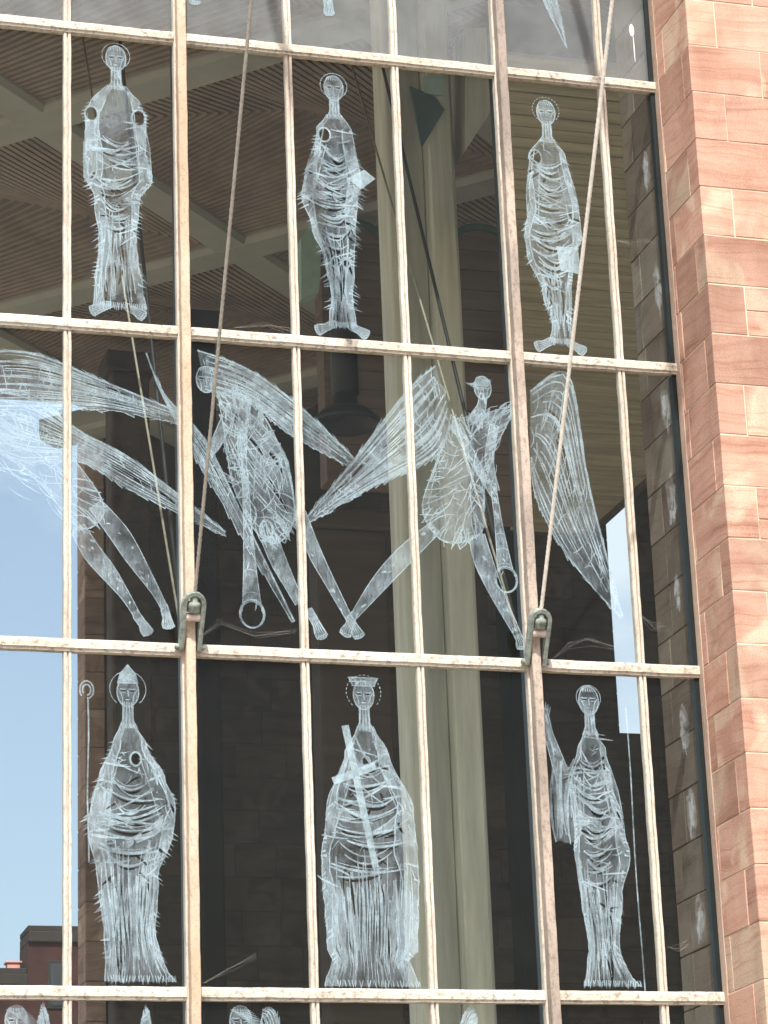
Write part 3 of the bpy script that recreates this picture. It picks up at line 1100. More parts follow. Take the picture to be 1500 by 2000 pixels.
# lower row
FIG.append((robed(0.50, T4_ + 0.10, T3_ - 0.02, [(0, 0.20, 0.36), (0.06, 0.19, 0.27), (0.18, 0.20, 0.20), (0.40, 0.25, 0.23), (0.58, 0.33, 0.36), (0.68, 0.30, 0.38), (0.78, 0.24, 0.30), (0.92, 0.12, 0.14), (1, 0.05, 0.05)], 14, spiky=(0.015, 0.07),
                  swag=(0.45, 0.80), hat='tall', feet=False, dense=-1, hole=((0.06, 0.86, 0.045),), fold=40, halo=0.15, extra=hook_staff), 'etched broad robed figure in a tall pointed hat'))
FIG.append((robed(2.50, T4_ + 0.08, T3_ - 0.04, [(0, 0.40, 0.38), (0.10, 0.33, 0.30), (0.14, 0.37, 0.38), (0.45, 0.40, 0.41), (0.68, 0.34, 0.39), (0.88, 0.18, 0.20), (1, 0.06, 0.07)], 15, spiky=(0.006, 0.02),
                  swag=(0.42, 0.90), hat='flat', feet=False, dense=1, hole=((0.0, 0.86, 0.035),), fold=54, dashed=True, halo=0.15, extra=plain_cross), 'etched wide robed figure in a flat crown with a cross'))
FIG.append((robed(4.50, T4_ + 0.10, T3_ - 0.06, [(0, 0.19, 0.30), (0.05, 0.16, 0.20), (0.14, 0.13, 0.13), (0.36, 0.17, 0.19), (0.50, 0.20, 0.28), (0.62, 0.19, 0.24), (0.80, 0.22, 0.16), (0.92, 0.12, 0.12), (1, 0.05, 0.05)], 16, spiky=(0.004, 0.018),
                  swag=(0.40, 0.90), feet=False, halo=0.11, fold=36, extra=raised_arm, hat=None), 'etched slim robed figure with a raised hand and a thin staff'))

# three plain winged figures between the two rows
E1 = Etch(31)
wing(E1, [(-60, 690), (60, 690), (200, 745), (348, 805)], [(-60, 800), (60, 800), (200, 800), (346, 826)], 22, cross=40)
wing(E1, [(-60, 760), (60, 770), (150, 840), (260, 900), (440, 1040)], [(-60, 830), (30, 900), (150, 900), (260, 960), (440, 1046)], 16, cross=26)
body(E1, [(-70, 830), (40, 810), (110, 860), (190, 960), (200, 1010), (150, 1030), (60, 930), (-70, 900)], 80)
limbpx(E1, [(185, 985), (230, 1040), (262, 1090), (300, 1150), (322, 1190)], [0.13, 0.17, 0.15, 0.08, 0.06])
limbpx(E1, [(150, 1030), (180, 1080), (212, 1120), (245, 1165), (266, 1200)], [0.13, 0.16, 0.14, 0.08, 0.06])
E1.foot(P2(322, 1188), math.radians(-80), 0.17)
E1.foot(P2(266, 1200), math.radians(-58), 0.19)
FIG.append((E1, 'etched flying winged figure with bare legs'))

E2 = Etch(32)
wing(E2, [(285, 690), (320, 770), (400, 860), (470, 1000), (575, 1215)], [(300, 735), (330, 800), (385, 900), (450, 1010), (570, 1216)], 9, cross=14)
wing(E2, [(385, 685), (480, 720), (580, 790), (690, 895)], [(400, 760), (490, 790), (570, 850), (680, 910)], 18, cross=44, heavy=0.014)
wing(E2, [(465, 790), (520, 840), (560, 900), (580, 1030)], [(440, 860), (470, 930), (520, 990), (578, 1032)], 8, cross=20)
body(E2, [(425, 770), (480, 770), (545, 870), (575, 1000), (545, 1060), (500, 1040), (455, 950), (440, 860)], 100)
E2.head(P2(402, 742), 0.24, 0.0, halo=0, hat=None)
limbpx(E2, [(455, 790), (425, 860), (400, 905), (455, 940)], [0.09, 0.10, 0.08, 0.05])
limbpx(E2, [(480, 780), (472, 860), (478, 950)], [0.10, 0.08, 0.05])
limbpx(E2, [(525, 1050), (545, 1100), (570, 1150), (585, 1180)], [0.15, 0.14, 0.10, 0.08])
limbpx(E2, [(585, 1000), (612, 1075), (645, 1140), (682, 1210)], [0.10, 0.12, 0.09, 0.06])
E2.foot(P2(682, 1208), math.radians(-62), 0.18)
E2.foot(P2(606, 1195), math.radians(-66), 0.24)
E2.ring(P2(520, 1035), 0.055, 0.08, 0.02)
horn(E2, (478, 925), (492, 1195), 0.055, 0.17)
FIG.append((E2, 'etched winged figure leaning down with folded arms'))

E3 = Etch(33)
wing(E3, [(850, 715), (790, 770), (690, 900), (600, 1010)], [(880, 810), (850, 890), (730, 950), (603, 1020)], 22, cross=60, heavy=0.015)
wing(E3, [(1035, 765), (1110, 735), (1150, 950), (1215, 1205)], [(1035, 900), (1050, 980), (1110, 1090), (1212, 1206)], 17, cross=40, heavy=0.014)
body(E3, [(885, 820), (940, 810), (1000, 800), (965, 880), (945, 960), (940, 1040), (870, 1060), (825, 1000), (845, 920)], 130)
E3.limb([P2(945, 765), P2(940, 795), P2(925, 830)], [0.06, 0.08, 0.16], 1)
E3.head(P2(942, 758), 0.22, 0.0, halo=0)
for k in range(9):
    E3.line(P2(935 + k * 3, 742), P2(908 + k * 3, 748 + k * 2), 0.009, 0.15)
limbpx(E3, [(890, 830), (925, 900), (965, 970)], [0.09, 0.08, 0.055])
limbpx(E3, [(965, 830), (955, 900), (970, 960)], [0.08, 0.08, 0.05])
limbpx(E3, [(930, 1045), (945, 1100), (975, 1170), (1008, 1235)], [0.15, 0.17, 0.12, 0.07])
limbpx(E3, [(850, 1030), (790, 1085), (740, 1140), (690, 1205)], [0.12, 0.16, 0.14, 0.06])
E3.foot(P2(690, 1203), math.radians(-115), 0.19)
E3.foot(P2(1008, 1232), math.radians(-72), 0.16)
horn(E3, (962, 945), (988, 1128), 0.05, 0.16)
FIG.append((E3, 'etched winged figure striding with spread wings'))

# tips of the rows above and below
for n_, (c_, wd) in enumerate((((640, -10), 0.09), ((880, -42), 0.08), ((378, -32), 0.07))):
    E4 = Etch(34 + n_)
    E4.limb([P2(c_[0], c_[1] - 60), P2(c_[0] - 2, c_[1]), P2(c_[0] + 2, c_[1] + 42)], [wd, wd, wd * 0.7], 1)
    E4.foot(P2(c_[0], c_[1]), math.radians(-88), 0.20)
    FIG.append((E4, 'foot of an etched winged figure'))
E4 = Etch(38)
wing(E4, [(1040, -60), (1060, 0), (1106, 94)], [(1075, -60), (1090, 20), (1107, 95)], 7, cross=6)
FIG.append((E4, 'tip of an etched wing'))
for hx in (32, 470):
    E5 = Etch(hx)
    E5.head(P2(hx, 1995), 0.25, 0, halo=0)
    for k in range(12):
        E5.line(P2(hx - 20 + k * 2, 1972 + k), P2(hx + 20 + k * 3, 1974 + k * 3), 0.010, -0.15)
    E5.limb([P2(hx, 2010), P2(hx, 2060)], [0.09, 0.12], 1)
    body(E5, [(hx - 50, 2100), (hx, 2040), (hx + 50, 2100), (hx + 50, 2300), (hx - 50, 2300)], 40)
    FIG.append((E5, 'head of an etched winged figure'))
for n_, (A_, B_) in enumerate((([(80, 1962), (92, 1985), (130, 2150)], [(75, 1985), (74, 2020), (80, 2200)]),
                               ([(282, 1966), (292, 1990), (320, 2150)], [(276, 1990), (276, 2030), (280, 2200)]),
                               ([(512, 1972), (540, 1985), (580, 2150)], [(510, 1990), (505, 2040), (520, 2200)]),
                               ([(928, 1973), (905, 1985), (860, 2150)], [(932, 1985), (925, 2040), (900, 2200)]))):
    E5 = Etch(50 + n_)
    wing(E5, A_, B_, 8, cross=8)
    FIG.append((E5, 'tip of an etched wing'))


def clip(poly, x0, x1, z0, z1):
    for ax, lim, keep in ((0, x0, 1), (0, x1, -1), (1, z0, 1), (1, z1, -1)):
        out = []
        for i in range(len(poly)):
            a, c = poly[i], poly[(i + 1) % len(poly)]
            ia, ic = (a[ax] - lim) * keep >= 0, (c[ax] - lim) * keep >= 0
            if ia:
                out.append(a)
            if ia != ic:
                k = (lim - a[ax]) / (c[ax] - a[ax])
                out.append((a[0] + (c[0] - a[0]) * k, a[1] + (c[1] - a[1]) * k))
        poly = out
        if len(poly) < 3:
            return None
    return poly


# layers: 0 soft ground, 1 denser ground, 2 bright line, 3/4 spots left clear (cut out by being skipped over)
def inside(pt, poly):
    s = False
    j = len(poly) - 1
    for i in range(len(poly)):
        if (poly[i][1] > pt[1]) != (poly[j][1] > pt[1]) and pt[0] < (poly[j][0] - poly[i][0]) * (pt[1] - poly[i][1]) / (poly[j][1] - poly[i][1]) + poly[i][0]:
            s = not s
        j = i
    return s


def half_out(poly, a, c):
    """part of a convex polygon to the left of the edge a-c, and the rest"""
    L, Rr = [], []
    nx, nz = -(c[1] - a[1]), c[0] - a[0]
    d = [(q[0] - a[0]) * nx + (q[1] - a[1]) * nz for q in poly]
    for i in range(len(poly)):
        j = (i + 1) % len(poly)
        (L if d[i] >= 0 else Rr).append(poly[i])
        if (d[i] >= 0) != (d[j] >= 0):
            k = d[i] / (d[i] - d[j])
            q = (poly[i][0] + (poly[j][0] - poly[i][0]) * k, poly[i][1] + (poly[j][1] - poly[i][1]) * k)
            L.append(q)
            Rr.append(q)
    return L, Rr


def subtract(poly, hole):
    """convex polygon minus convex hole -> convex pieces"""
    area = sum(hole[i][0] * hole[(i + 1) % len(hole)][1] - hole[(i + 1) % len(hole)][0] * hole[i][1] for i in range(len(hole)))
    if area < 0:
        hole = hole[::-1]
    out, rest = [], poly
    for i in range(len(hole)):
        L, Rr = half_out(rest, hole[i], hole[(i + 1) % len(hole)])
        if len(Rr) >= 3:
            out.append(Rr)
        if len(L) < 3:
            return out
        rest = L
    return out


def bbox(q):
    return min(a for a, _ in q), max(a for a, _ in q), min(c for _, c in q), max(c for _, c in q)


MARG = 0.036
for E_, desc in FIG:
    holes = [q for q, l in E_.p if l in (3, 4)]
    hb = [bbox(q) for q in holes]
    lastring = [i for i, (q, l) in enumerate(E_.p)]
    pieces = []
    for q, l in E_.p:
        if l in (3, 4):
            continue
        work = [q]
        if l in (0, 1):
            b0 = bbox(q)
            for h, (a, c, d, e) in zip(holes, hb):
                if a > b0[1] or c < b0[0] or d > b0[3] or e < b0[2]:
                    continue
                work = [w for s in work for w in subtract(s, h)]
        for w in work:
            pieces.append((w, l))
    for (xi, zi), (pane, x0, x1, z0, z1) in PANES.items():
        mb = MB()
        for q, l in pieces:
            a, c, d, e = bbox(q)
            if a > x1 or c < x0 or d > z1 or e < z0:
                continue
            k = clip(q, x0 + MARG, x1 - MARG, z0 + 0.06, z1 - 0.055)
            if k:
                y = {0: -0.0066, 1: -0.0076, 2: -0.0086, 5: -0.0096}[l]
                ar = sum(k[i][0] * k[(i + 1) % len(k)][1] - k[(i + 1) % len(k)][0] * k[i][1] for i in range(len(k)))
                if abs(ar) < 1e-7:
                    continue
                if ar < 0:
                    k = k[::-1]
                mb.add([(s[0], y, s[1]) for s in k], [tuple(range(len(k)))], 3 if l == 5 else l)
        if len(mb.f) > 3:
            o = mb.build('etched_figure', [M_FILL, M_FILL2, M_LINE, M_BOLD], pane, ((x0 + x1) / 2, 0, z0))
            o['label'] = desc

# bird dropping on the hazed narrow pane
mb = MB()
e0 = Etch(5)
e0.ell(P2(1233, 60), 0.024, 0.065, 2)
e0.line(P2(1236, 72), P2(1240, 122), 0.010)
for q, l in e0.p:
    mb.add([(s[0], -0.0085, s[1]) for s in q], [tuple(range(len(q)))])
mb.build('bird_dropping', M_DROP, PANES[(len(XS) - 2, 4)][0], (P2(1233, 60)[0], 0, P2(1233, 60)[1]))

# old sealant smeared over the edge of the narrow panes
for px_, py_, wx_, hz_ in ((1262, 330, 0.035, 0.20), (1284, 560, 0.04, 0.27), (1299, 795, 0.05, 0.20), (1311, 970, 0.045, 0.24), (1322, 1150, 0.03, 0.15),
                           (1336, 1420, 0.045, 0.22), (1350, 1590, 0.05, 0.24), (1366, 1790, 0.05, 0.22)):
    q_ = random.Random(px_)
    c_ = P2(px_, py_)
    e0 = Etch(px_)
    k_ = 16
    e0.poly([(min(c_[0] + wx_ * math.cos(6.2832 * i / k_) * q_.uniform(0.7, 1.2), XR - 0.026), c_[1] + hz_ * math.sin(6.2832 * i / k_) * q_.uniform(0.75, 1.15)) for i in range(k_)], 1)
    for i in range(14):
        a_ = c_[1] + q_.uniform(-1, 1) * hz_ * 0.7
        x_ = min(c_[0] + q_.uniform(-1, 0.8) * wx_ * 0.6, XR - 0.04)
        e0.line((x_, a_), (min(x_ + q_.uniform(-0.02, 0.02), XR - 0.03), a_ - q_.uniform(0.05, 0.16)), q_.uniform(0.008, 0.02))
    zi = int((c_[1] - ZR[0]) / H)
    pane, x0, x1, z0, z1 = PANES[(len(XS) - 2, zi)]
    mb = MB()
    for q, l in e0.p:
        k = clip(q, x0 + 0.036, XR - 0.024, z0 + 0.06, z1 - 0.055)
        if k:
            mb.add([(s_[0], -0.0074 if l == 1 else -0.0084, s_[1]) for s_ in k], [tuple(range(len(k)))], 0 if l == 1 else 1)
    mb.build('sealant_smear', [M_SMEAR, M_FILL], pane, (c_[0], 0, c_[1]))

# ------------------------------------------------------------------ cables and their forks


def rope(mb, a, c, rad, lobes=3, pitch=0.16, sag=0.0, n=520):
    a, c = Vector(a), Vector(c)
    pts = [a + (c - a) * (i / n) + Vector((0, 0, -sag * 4 * (i / n) * (1 - i / n))) for i in range(n + 1)]
    mb.tube(pts, rad, 12, prof=lambda th: 0.62 + 0.38 * abs(math.cos(th * lobes / 2)), twist=2 * math.pi / pitch)


SL = 0.5682                                                 # the cables lean this much outward for each metre of height
for x, words, strand in ((1, 'grey stay cable forked to the tan mullion', 2), (4, 'twisted pale stay cable forked to the grey mullion', 3)):
    z = T3_
    s = empty('stay_cable', (x, -0.1, z))
    tag(s, words, 'cable', 'stay cables in front of the glazed screen')
    piv = Vector((x, -0.105, z + 0.005))
    up = Vector((0, -SL, 1)).normalized()
    outv = Vector((0, -up.z, up.y)).normalized()
    fr = lambda a, d, q: piv + Vector((a, 0, 0)) + up * d + outv * q      # across, along the fork, outward
    # fork: a strap bent over the mullion, both legs pinned to the transom
    path = [(-0.076, -0.02), (-0.077, 0.12), (-0.080, 0.30)]
    for k in range(9):
        th = math.pi - math.pi * k / 8
        path.append((0.080 * math.cos(th), 0.37 + 0.085 * math.sin(th)))
    path += [(0.080, 0.30), (0.077, 0.12), (0.076, -0.02)]
    mb = MB()
    wd = 0.034
    secs = []
    for i, (a, d) in enumerate(path):
        p0, p1 = path[max(i - 1, 0)], path[min(i + 1, len(path) - 1)]
        tx, tz = p1[0] - p0[0], p1[1] - p0[1]
        l = math.hypot(tx, tz)
        nx, nz = -tz / l, tx / l
        h = 0.019
        secs.append([fr(a + nx * h, d + nz * h, -wd), fr(a + nx * h, d + nz * h, wd), fr(a - nx * h, d - nz * h, wd), fr(a - nx * h, d - nz * h, -wd)])
    vs = [v for q in secs for v in q]
    fs = []
    for i in range(len(secs) - 1):
        for k in range(4):
            j = (k + 1) % 4
            fs.append((i * 4 + k, i * 4 + j, (i + 1) * 4 + j, (i + 1) * 4 + k))
    fs += [(3, 2, 1, 0), tuple(len(vs) - 4 + k for k in range(4))]
    mb.add(vs, fs)
    fk = mb.build('fork', M_VERDI, s, (x, -0.1, z))
    bv = fk.modifiers.new('bevel', 'BEVEL')
    bv.width = 0.005
    bv.segments = 2
    # end block gripped in the bend, roller under it
    mb = MB()
    mb.lathe([(0.0, -0.062), (0.048, -0.062), (0.056, -0.052), (0.052, -0.02), (0.060, -0.005), (0.054, 0.022), (0.034, 0.034), (0.034, 0.055), (0.022, 0.075), (0.0, 0.08)], (0, 0, 0), 18)
    q = Vector((0, 0, 1)).rotation_difference(up)
    c0 = fr(0, 0.36, 0.0)
    mb.v = [tuple(c0 + q @ Vector(v)) for v in mb.v]
    mb.build('end_block', M_VERDI, s, (x, -0.1, z))
    mb = MB()
    c0 = fr(0, 0.255, -0.004)
    mb.tube([c0 + Vector((a, 0, 0)) for a in (-0.063, -0.058, -0.02, 0, 0.02, 0.058, 0.063)], [0.026, 0.036, 0.034, 0.031, 0.034, 0.036, 0.026], 14)
    mb.build('roller', M_ROLLER, s, (x, -0.1, z))
    for sd in (-1, 1):
        mb = MB()
        c0 = fr(sd * 0.103, 0.005, 0.0)
        mb.tube([c0 + Vector((sd * a, 0, 0)) for a in (-0.030, -0.012, 0.008, 0.020, 0.024)], [0.020, 0.026, 0.026, 0.020, 0.004], 12)
        mb.build('bolt', M_VERDI, s, (x, -0.1, z))
    mb = MB()
    a0 = fr(0, 0.40, 0.0)
    top = Vector((x, a0.y - SL * 9.5, a0.z + 9.5))
    rope(mb, a0, top, 0.0185 if strand == 3 else 0.0165, strand, 0.13 if strand == 3 else 0.10)
    mb.build('cable', M_CABLE_PALE if strand == 3 else M_CABLE, s, (x, -0.1, z))
    # slim arm the cable hangs from, high over the picture
    mb = MB()
    mb.tube([top + Vector((0, 0.25, 0.02)), Vector((x, -0.2, 18.9))], 0.05, 10)
    mb.build('outrigger', M_FRAMEDARK, s, (x, -0.1, z))

for x, words in ((1, 'dull mirror image of the stay cable, modelled behind the tan mullion'), (4, 'dull mirror image of the stay cable, modelled behind the grey mullion')):
    mb = MB()
    a0 = Vector((x, 0.10, T3_ + 0.02))
    mb.tube([a0, Vector((x, 0.10 + SL * 8.3, T3_ + 8.3))], 0.011, 10)  # outer cable's reflection built as a thin tube behind the glass
    tag(mb.build('cable_image', M_CABLE_IMAGE, None, tuple(a0)), words, 'cable', 'cable images behind the glass')
for x, words, da in ((1, 'black line crossing the pale one behind the tan mullion', 0.06), (4, 'black line crossing the pale one behind the grey mullion', 0.05)):
    mb = MB()
    a0 = Vector((x + 0.02, 0.18, T3_ + 0.02))
    mb.tube([a0, Vector((x + 0.02 + da * 6.2, 0.18 + (SL - 0.02) * 8.3, T3_ + 8.3))], 0.018, 10)  # thin black line beside each pale one
    tag(mb.build('cable_image', M_BLACK_LINE, None, tuple(a0)), words, 'cable', 'cable images behind the glass')

# cobwebs in the lower corners of the panes
for k, (pts, words) in enumerate((
        ([(1205, 470), (1235, 478), (1262, 470), (1278, 480)], 'cobweb strand in the narrow top pane beside the stone'),
        ([(460, 640), (520, 634), (560, 650), (585, 652)], 'cobweb along the sill under the empty upper pane'),
        ([(395, 1240), (430, 1215), (500, 1245), (580, 1235)], 'cobweb beside the left cable fork'),
        ([(1075, 1290), (1110, 1265), (1150, 1255), (1215, 1270)], 'cobweb beside the right cable fork'),
        ([(1250, 1200), (1275, 1225), (1300, 1228)], 'cobweb in the narrow middle pane'),
        ([(398, 1920), (450, 1890), (500, 1870)], 'cobweb low in the dark pane without a figure'),
        ([(1305, 1850), (1325, 1855), (1345, 1845)], 'cobweb in the narrow lowest pane'))):
    mb = MB()
    q = random.Random(k + 60)
    base = [at(a, c, -0.016) for a, c in pts]
    for s in range(5):
        off = [Vector((q.uniform(-0.02, 0.02), 0, q.uniform(-0.03, 0.05) * (0 if i in (0,) else 1))) for i in range(len(base))]
        mb.tube([u + o_ for u, o_ in zip(base, off)], 0.0011, 4)
    tag(mb.build('cobweb', M_WEB, None, tuple(base[0])), words, 'cobweb', 'cobwebs on the panes')

# ------------------------------------------------------------------ pink sandstone pier on the right
PX, PY = 5.53, -0.875
JZ0, CH = 2.378 + ZO, 0.4707
pier = empty('stone_wall', (PX + 1.5, 0, 0))
tag(pier, 'sunlit pink sandstone wall of squared blocks right of the glazed screen', 'wall')
mb = MB()
mb.box((PX + 0.006, PY + 0.006, 0), (PX + 4.2, -0.004, 21.0))
mb.build('mortar_core', M_MORTAR, pier, (PX + 1.5, 0, 0))
mb = MB()
mb.box((PX + 0.008, -0.001, 0), (PX + 4.2, 0.86, 21.0))
mb.build('mortar_core', M_INMORTAR, pier, (PX + 1.5, 0, 0))  # joint tone darkened along with the mirrored reveal
rest = MB()
k0 = -int(JZ0 / CH)
k1 = int((21.0 - JZ0) / CH)
G = 0.005
shared = {}


def block(lo, hi, big, m=None):
    lo = (lo[0] + (G if lo[0] > PX + 0.01 else 0), lo[1] + (G if lo[1] > PY + 0.01 else 0), lo[2] + G)
    hi = (hi[0] - G, hi[1] - G, hi[2] - G)
    j = R.uniform(-0.002, 0.002)
    lo = (lo[0] + j, lo[1] + j, lo[2])
    if big:
        m_ = MB()
        m_.box(lo, hi, c=0.005)
        m_.v = [tuple(a + R.uniform(-0.0025, 0.0025) for a in v) for v in m_.v]
        m_.build('stone_block', m or M_STONE, pier, tuple((a + c) / 2 for a, c in zip(lo, hi)))
    else:
        rest.box(lo, hi, c=0.005)


TH = 0.30
for k in range(k0, k1 + 1):
    z0, z1 = JZ0 + CH * k, JZ0 + CH * (k + 1)
    if z0 < 0:
        continue
    big = 3.0 < z0 < 15.4
    q = random.Random(k * 13 + 5)
    halves = q.random() < 0.22
    lng = (k % 2 == 0)
    front = q.uniform(0.50, 0.85) if lng else q.uniform(0.22, 0.36)
    back = q.uniform(0.16, 0.26) if lng else q.uniform(0.58, 0.72)
    # corner block
    block((PX, PY, z0), (PX + front, PY + back, z1), big)
    # reveal blocks towards the glass, and the reveal mirrored behind it
    y = PY + back
    while y < -0.01:
        w = min(q.uniform(0.45, 0.70), -y)
        if -(y + w) < 0.13:
            w = -y
        block((PX, y, z0), (PX + 0.30, y + w, z1), big)
        y += w
    y = 0.0
    while y < 0.84:                                          # reveal mirrored behind the glass, its dimness put into the stone colour
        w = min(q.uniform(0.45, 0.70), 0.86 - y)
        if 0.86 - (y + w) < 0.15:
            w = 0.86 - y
        block((PX, y, z0), (PX + 0.30, y + w, z1), big, M_DIM_REVEAL)
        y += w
    # front blocks
    x = PX + front
    first = True
    while x < PX + 4.15:
        w = min(q.uniform(0.32, 1.05), PX + 4.2 - x)
        if PX + 4.2 - (x + w) < 0.15:
            w = PX + 4.2 - x
        yb = PY + 0.155
        if halves and first or q.random() < 0.08:
            hz = z0 + CH * q.choice((0.38, 0.5, 0.6))
            block((x, PY, z0), (x + w, yb, hz), big)
            block((x, PY, hz), (x + w, yb, z1), big)
        else:
            block((x, PY, z0), (x + w, yb, z1), big)
        first = False
        x += w
tag(rest.build('stone_block', M_STONE, pier, (PX + 1.5, 0, 0)), kind='stuff')

# head wall over the screen and plinth under it, both out of the picture
b = MB()
b.box((-5.6, -0.25, ZR[-1] + 0.06), (PX - 0.004, 0.45, 21.0))
tag(b.build('stone_wall', M_STONE), 'stone wall over the head of the glazed screen', 'wall')
b = MB()
b.box((-5.6, -0.20, 0), (PX - 0.004, 0.35, ZR[0] - 0.06))
tag(b.build('stone_wall', M_STONE), 'low stone wall under the glazed screen', 'wall')
b = MB()
b.box((-7.2, -0.87, 0), (-5.61, 0.87, 21.0))
tag(b.build('stone_wall', M_STONE), 'stone pier at the far left end of the glazed screen', 'wall')

# ------------------------------------------------------------------ behind the glass: lattice ceiling
ZC = 14.8 + ZO
YB = 26.8
ceil = empty('ceiling', (6, 14, ZC))
tag(ceil, kind='structure')
CELL = 5.4
ea = Vector((1, 1, 0)).normalized()
eb = Vector((1, -1, 0)).normalized()
org = Vector((2.05, 14.05, ZC))                            # a crossing of two ribs
y0c, y1c, x0c, x1c = 1.0, YB + 0.2, -4.6, 25.0


def clip_line(a, d, lo, hi):
    t0, t1 = -1e9, 1e9
    for i in (0, 1):
        u, v = (lo[i] - a[i]) / d[i], (hi[i] - a[i]) / d[i]
        t0, t1 = max(t0, min(u, v)), min(t1, max(u, v))
    return (t0, t1) if t1 > t0 + 0.3 else None


RW = 0.33
for fam, (d, e, dz) in enumerate(((ea, eb, 0.0), (eb, ea, -0.006))):
    for k in range(-6, 7):
        a = org + e * (CELL * k)
        c = clip_line(a, d, (x0c, y0c), (x1c, y1c))
        if not c:
            continue
        p0, p1 = a + d * c[0], a + d * c[1]
        mb = MB()
        prof = [(-RW, 0.30), (-RW, -0.02), (-RW * 0.8, -0.10 + dz), (RW * 0.8, -0.10 + dz), (RW, -0.02), (RW, 0.30)]
        mb.prism(prof, lambda u, v, t: tuple(p0 + (p1 - p0) * t + e * u + Vector((0, 0, v))), 0, 1)
        mb.build('rib', M_RIB, ceil, tuple((p0 + p1) / 2))
for i in range(-6, 7):
    for j in range(-6, 7):
        c0 = org + ea * (CELL * i) + eb * (CELL * j)
        ctr = c0 + (ea + eb) * (CELL / 2)
        if not (x0c - 3 < ctr.x < x1c + 1 and y0c - 2 < ctr.y < y1c + 1.5):
            continue
        mb = MB()
        ins, s1 = RW - 0.03, CELL - RW + 0.03
        rise = 0.55
        n = 42
        for half in (0, 1):                                # slats meet in a chevron along the long diagonal
            for s in range(n):
                u = ins + (s1 - ins) * (s + 0.5) / n
                wd = (s1 - ins) / n * 0.30
                a = c0 + (ea * u + eb * ins if half else ea * ins + eb * u)
                c = c0 + ea * u + eb * u
                side = ea if half else eb
                lift = rise * min(u - ins, s1 - u) / (s1 - ins) * 2
                dirv = (c - a)
                if dirv.length < 0.2:
                    continue
                q0, q1 = a + Vector((0, 0, 0.02)), c + Vector((0, 0, lift))
                vs = []
                for e_ in (q0, q1):
                    for su in (-1, 1):
                        for h in (0, 0.11):
                            vs.append(e_ + side * (su * wd) + Vector((0, 0, h)))
                if max(v.y for v in vs) > y1c or min(v.y for v in vs) < 0.9 or max(v.x for v in vs) > 25.5:
                    continue
                mb.add(vs, [(0, 1, 3, 2), (4, 6, 7, 5), (0, 2, 6, 4), (1, 5, 7, 3), (0, 4, 5, 1), (2, 3, 7, 6)])
        if mb.f:
            o = mb.build('ceiling_panel', M_SLAT, ceil, tuple(ctr))
            o['kind'] = 'stuff'
b = MB()
b.box((x0c, 0.46, ZC + 0.75), (x1c, y1c, ZC + 1.0))
b.build('ceiling_backing', M_BOARD_DK, ceil, (6, 14, ZC))

# ------------------------------------------------------------------ boarded soffit on the right
ZS = 10.5 + ZO
sof = empty('boarded_soffit', (9, 10, ZS))
tag(sof, 'lower boarded timber soffit behind the glass next to the stone', 'soffit')
XRs = 11.62
soff_l = lambda yy: 5.75 + (yy - 4.7) * 0.343
y = 3.2
i = 0
while y < 18.2:
    mb = MB()
    XL = soff_l(y)
    mb.box((XL, y + 0.016, ZS + R.uniform(-0.004, 0.004)), (XRs, y + 0.252, ZS + 0.05), c=0.006)
    mb.build('board', M_BOARD, sof, ((XL + XRs) / 2, y, ZS))
    y += 0.262
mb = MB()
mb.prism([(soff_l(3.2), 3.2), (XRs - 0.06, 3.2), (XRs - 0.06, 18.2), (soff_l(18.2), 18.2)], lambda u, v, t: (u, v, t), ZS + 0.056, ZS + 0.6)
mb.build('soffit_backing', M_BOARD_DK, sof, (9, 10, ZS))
mb = MB()
mb.box((XRs + 0.003, 3.2, ZS - 0.05), (XRs + 0.12, 18.2, ZS + 0.7), c=0.01)
mb.build('fascia', M_BOARD_DK, sof, (XRs, 10, ZS))

# ------------------------------------------------------------------ pale concrete column
CY = 8.0
colm = empty('concrete_column', (5.85, CY, 0))
tag(colm, 'tall pale concrete column with flaring head behind the glass', 'column')


def vstrip(name, xa, xb, ya, yb, z0, z1, m, c=0.02):
    q = MB()
    q.box((xa, ya, z0), (xb, yb, z1), c=c)
    return q.build(name, m, colm, ((xa + xb) / 2, (ya + yb) / 2, z0))


vstrip('side_pilaster', 5.36, 5.50, CY + 0.02, CY + 0.5, 0, ZC - 0.15, M_COL)
vstrip('shaft', 5.503, 5.86, CY + 0.10, CY + 0.5, 0, ZC - 0.15, M_COL_SHADE)
vstrip('front_pilaster', 5.863, 6.17, CY - 0.12, CY + 0.5, 0, ZC - 0.15, M_COL)
vstrip('back_pilaster', 6.173, 6.28, CY + 0.14, CY + 0.5, 0, ZC - 0.15, M_COL_SHADE)
# head: sloping brackets spreading out under the ceiling
for pts, m, ya, yb in (
        ([(905, 300), (950, 230), (985, 150), (985, 60), (905, 60)], M_COL, CY - 0.08, CY + 0.45),):
    q = MB()
    pr = [(at(a, c, CY).x, at(a, c, CY).z) for a, c in pts]
    q.prism(pr, lambda u, v, t: (u, t, v), ya, yb)
    q.build('bracket', m, colm, (pr[0][0], CY, pr[0][1]))
for pts, m in (([(800, 168), (850, 190), (868, 215), (824, 288)], M_GREENDK), ([(826, 150), (868, 150), (868, 186), (826, 184)], M_GREEN)):
    q = MB()
    pr = [(at(a, c, CY - 0.15).x, at(a, c, CY - 0.15).z) for a, c in pts]
    q.prism(pr, lambda u, v, t: (u, t, v), CY - 0.16, CY - 0.125)
    q.build('copper_plate', m, colm, (pr[0][0], CY - 0.15, pr[0][1]))

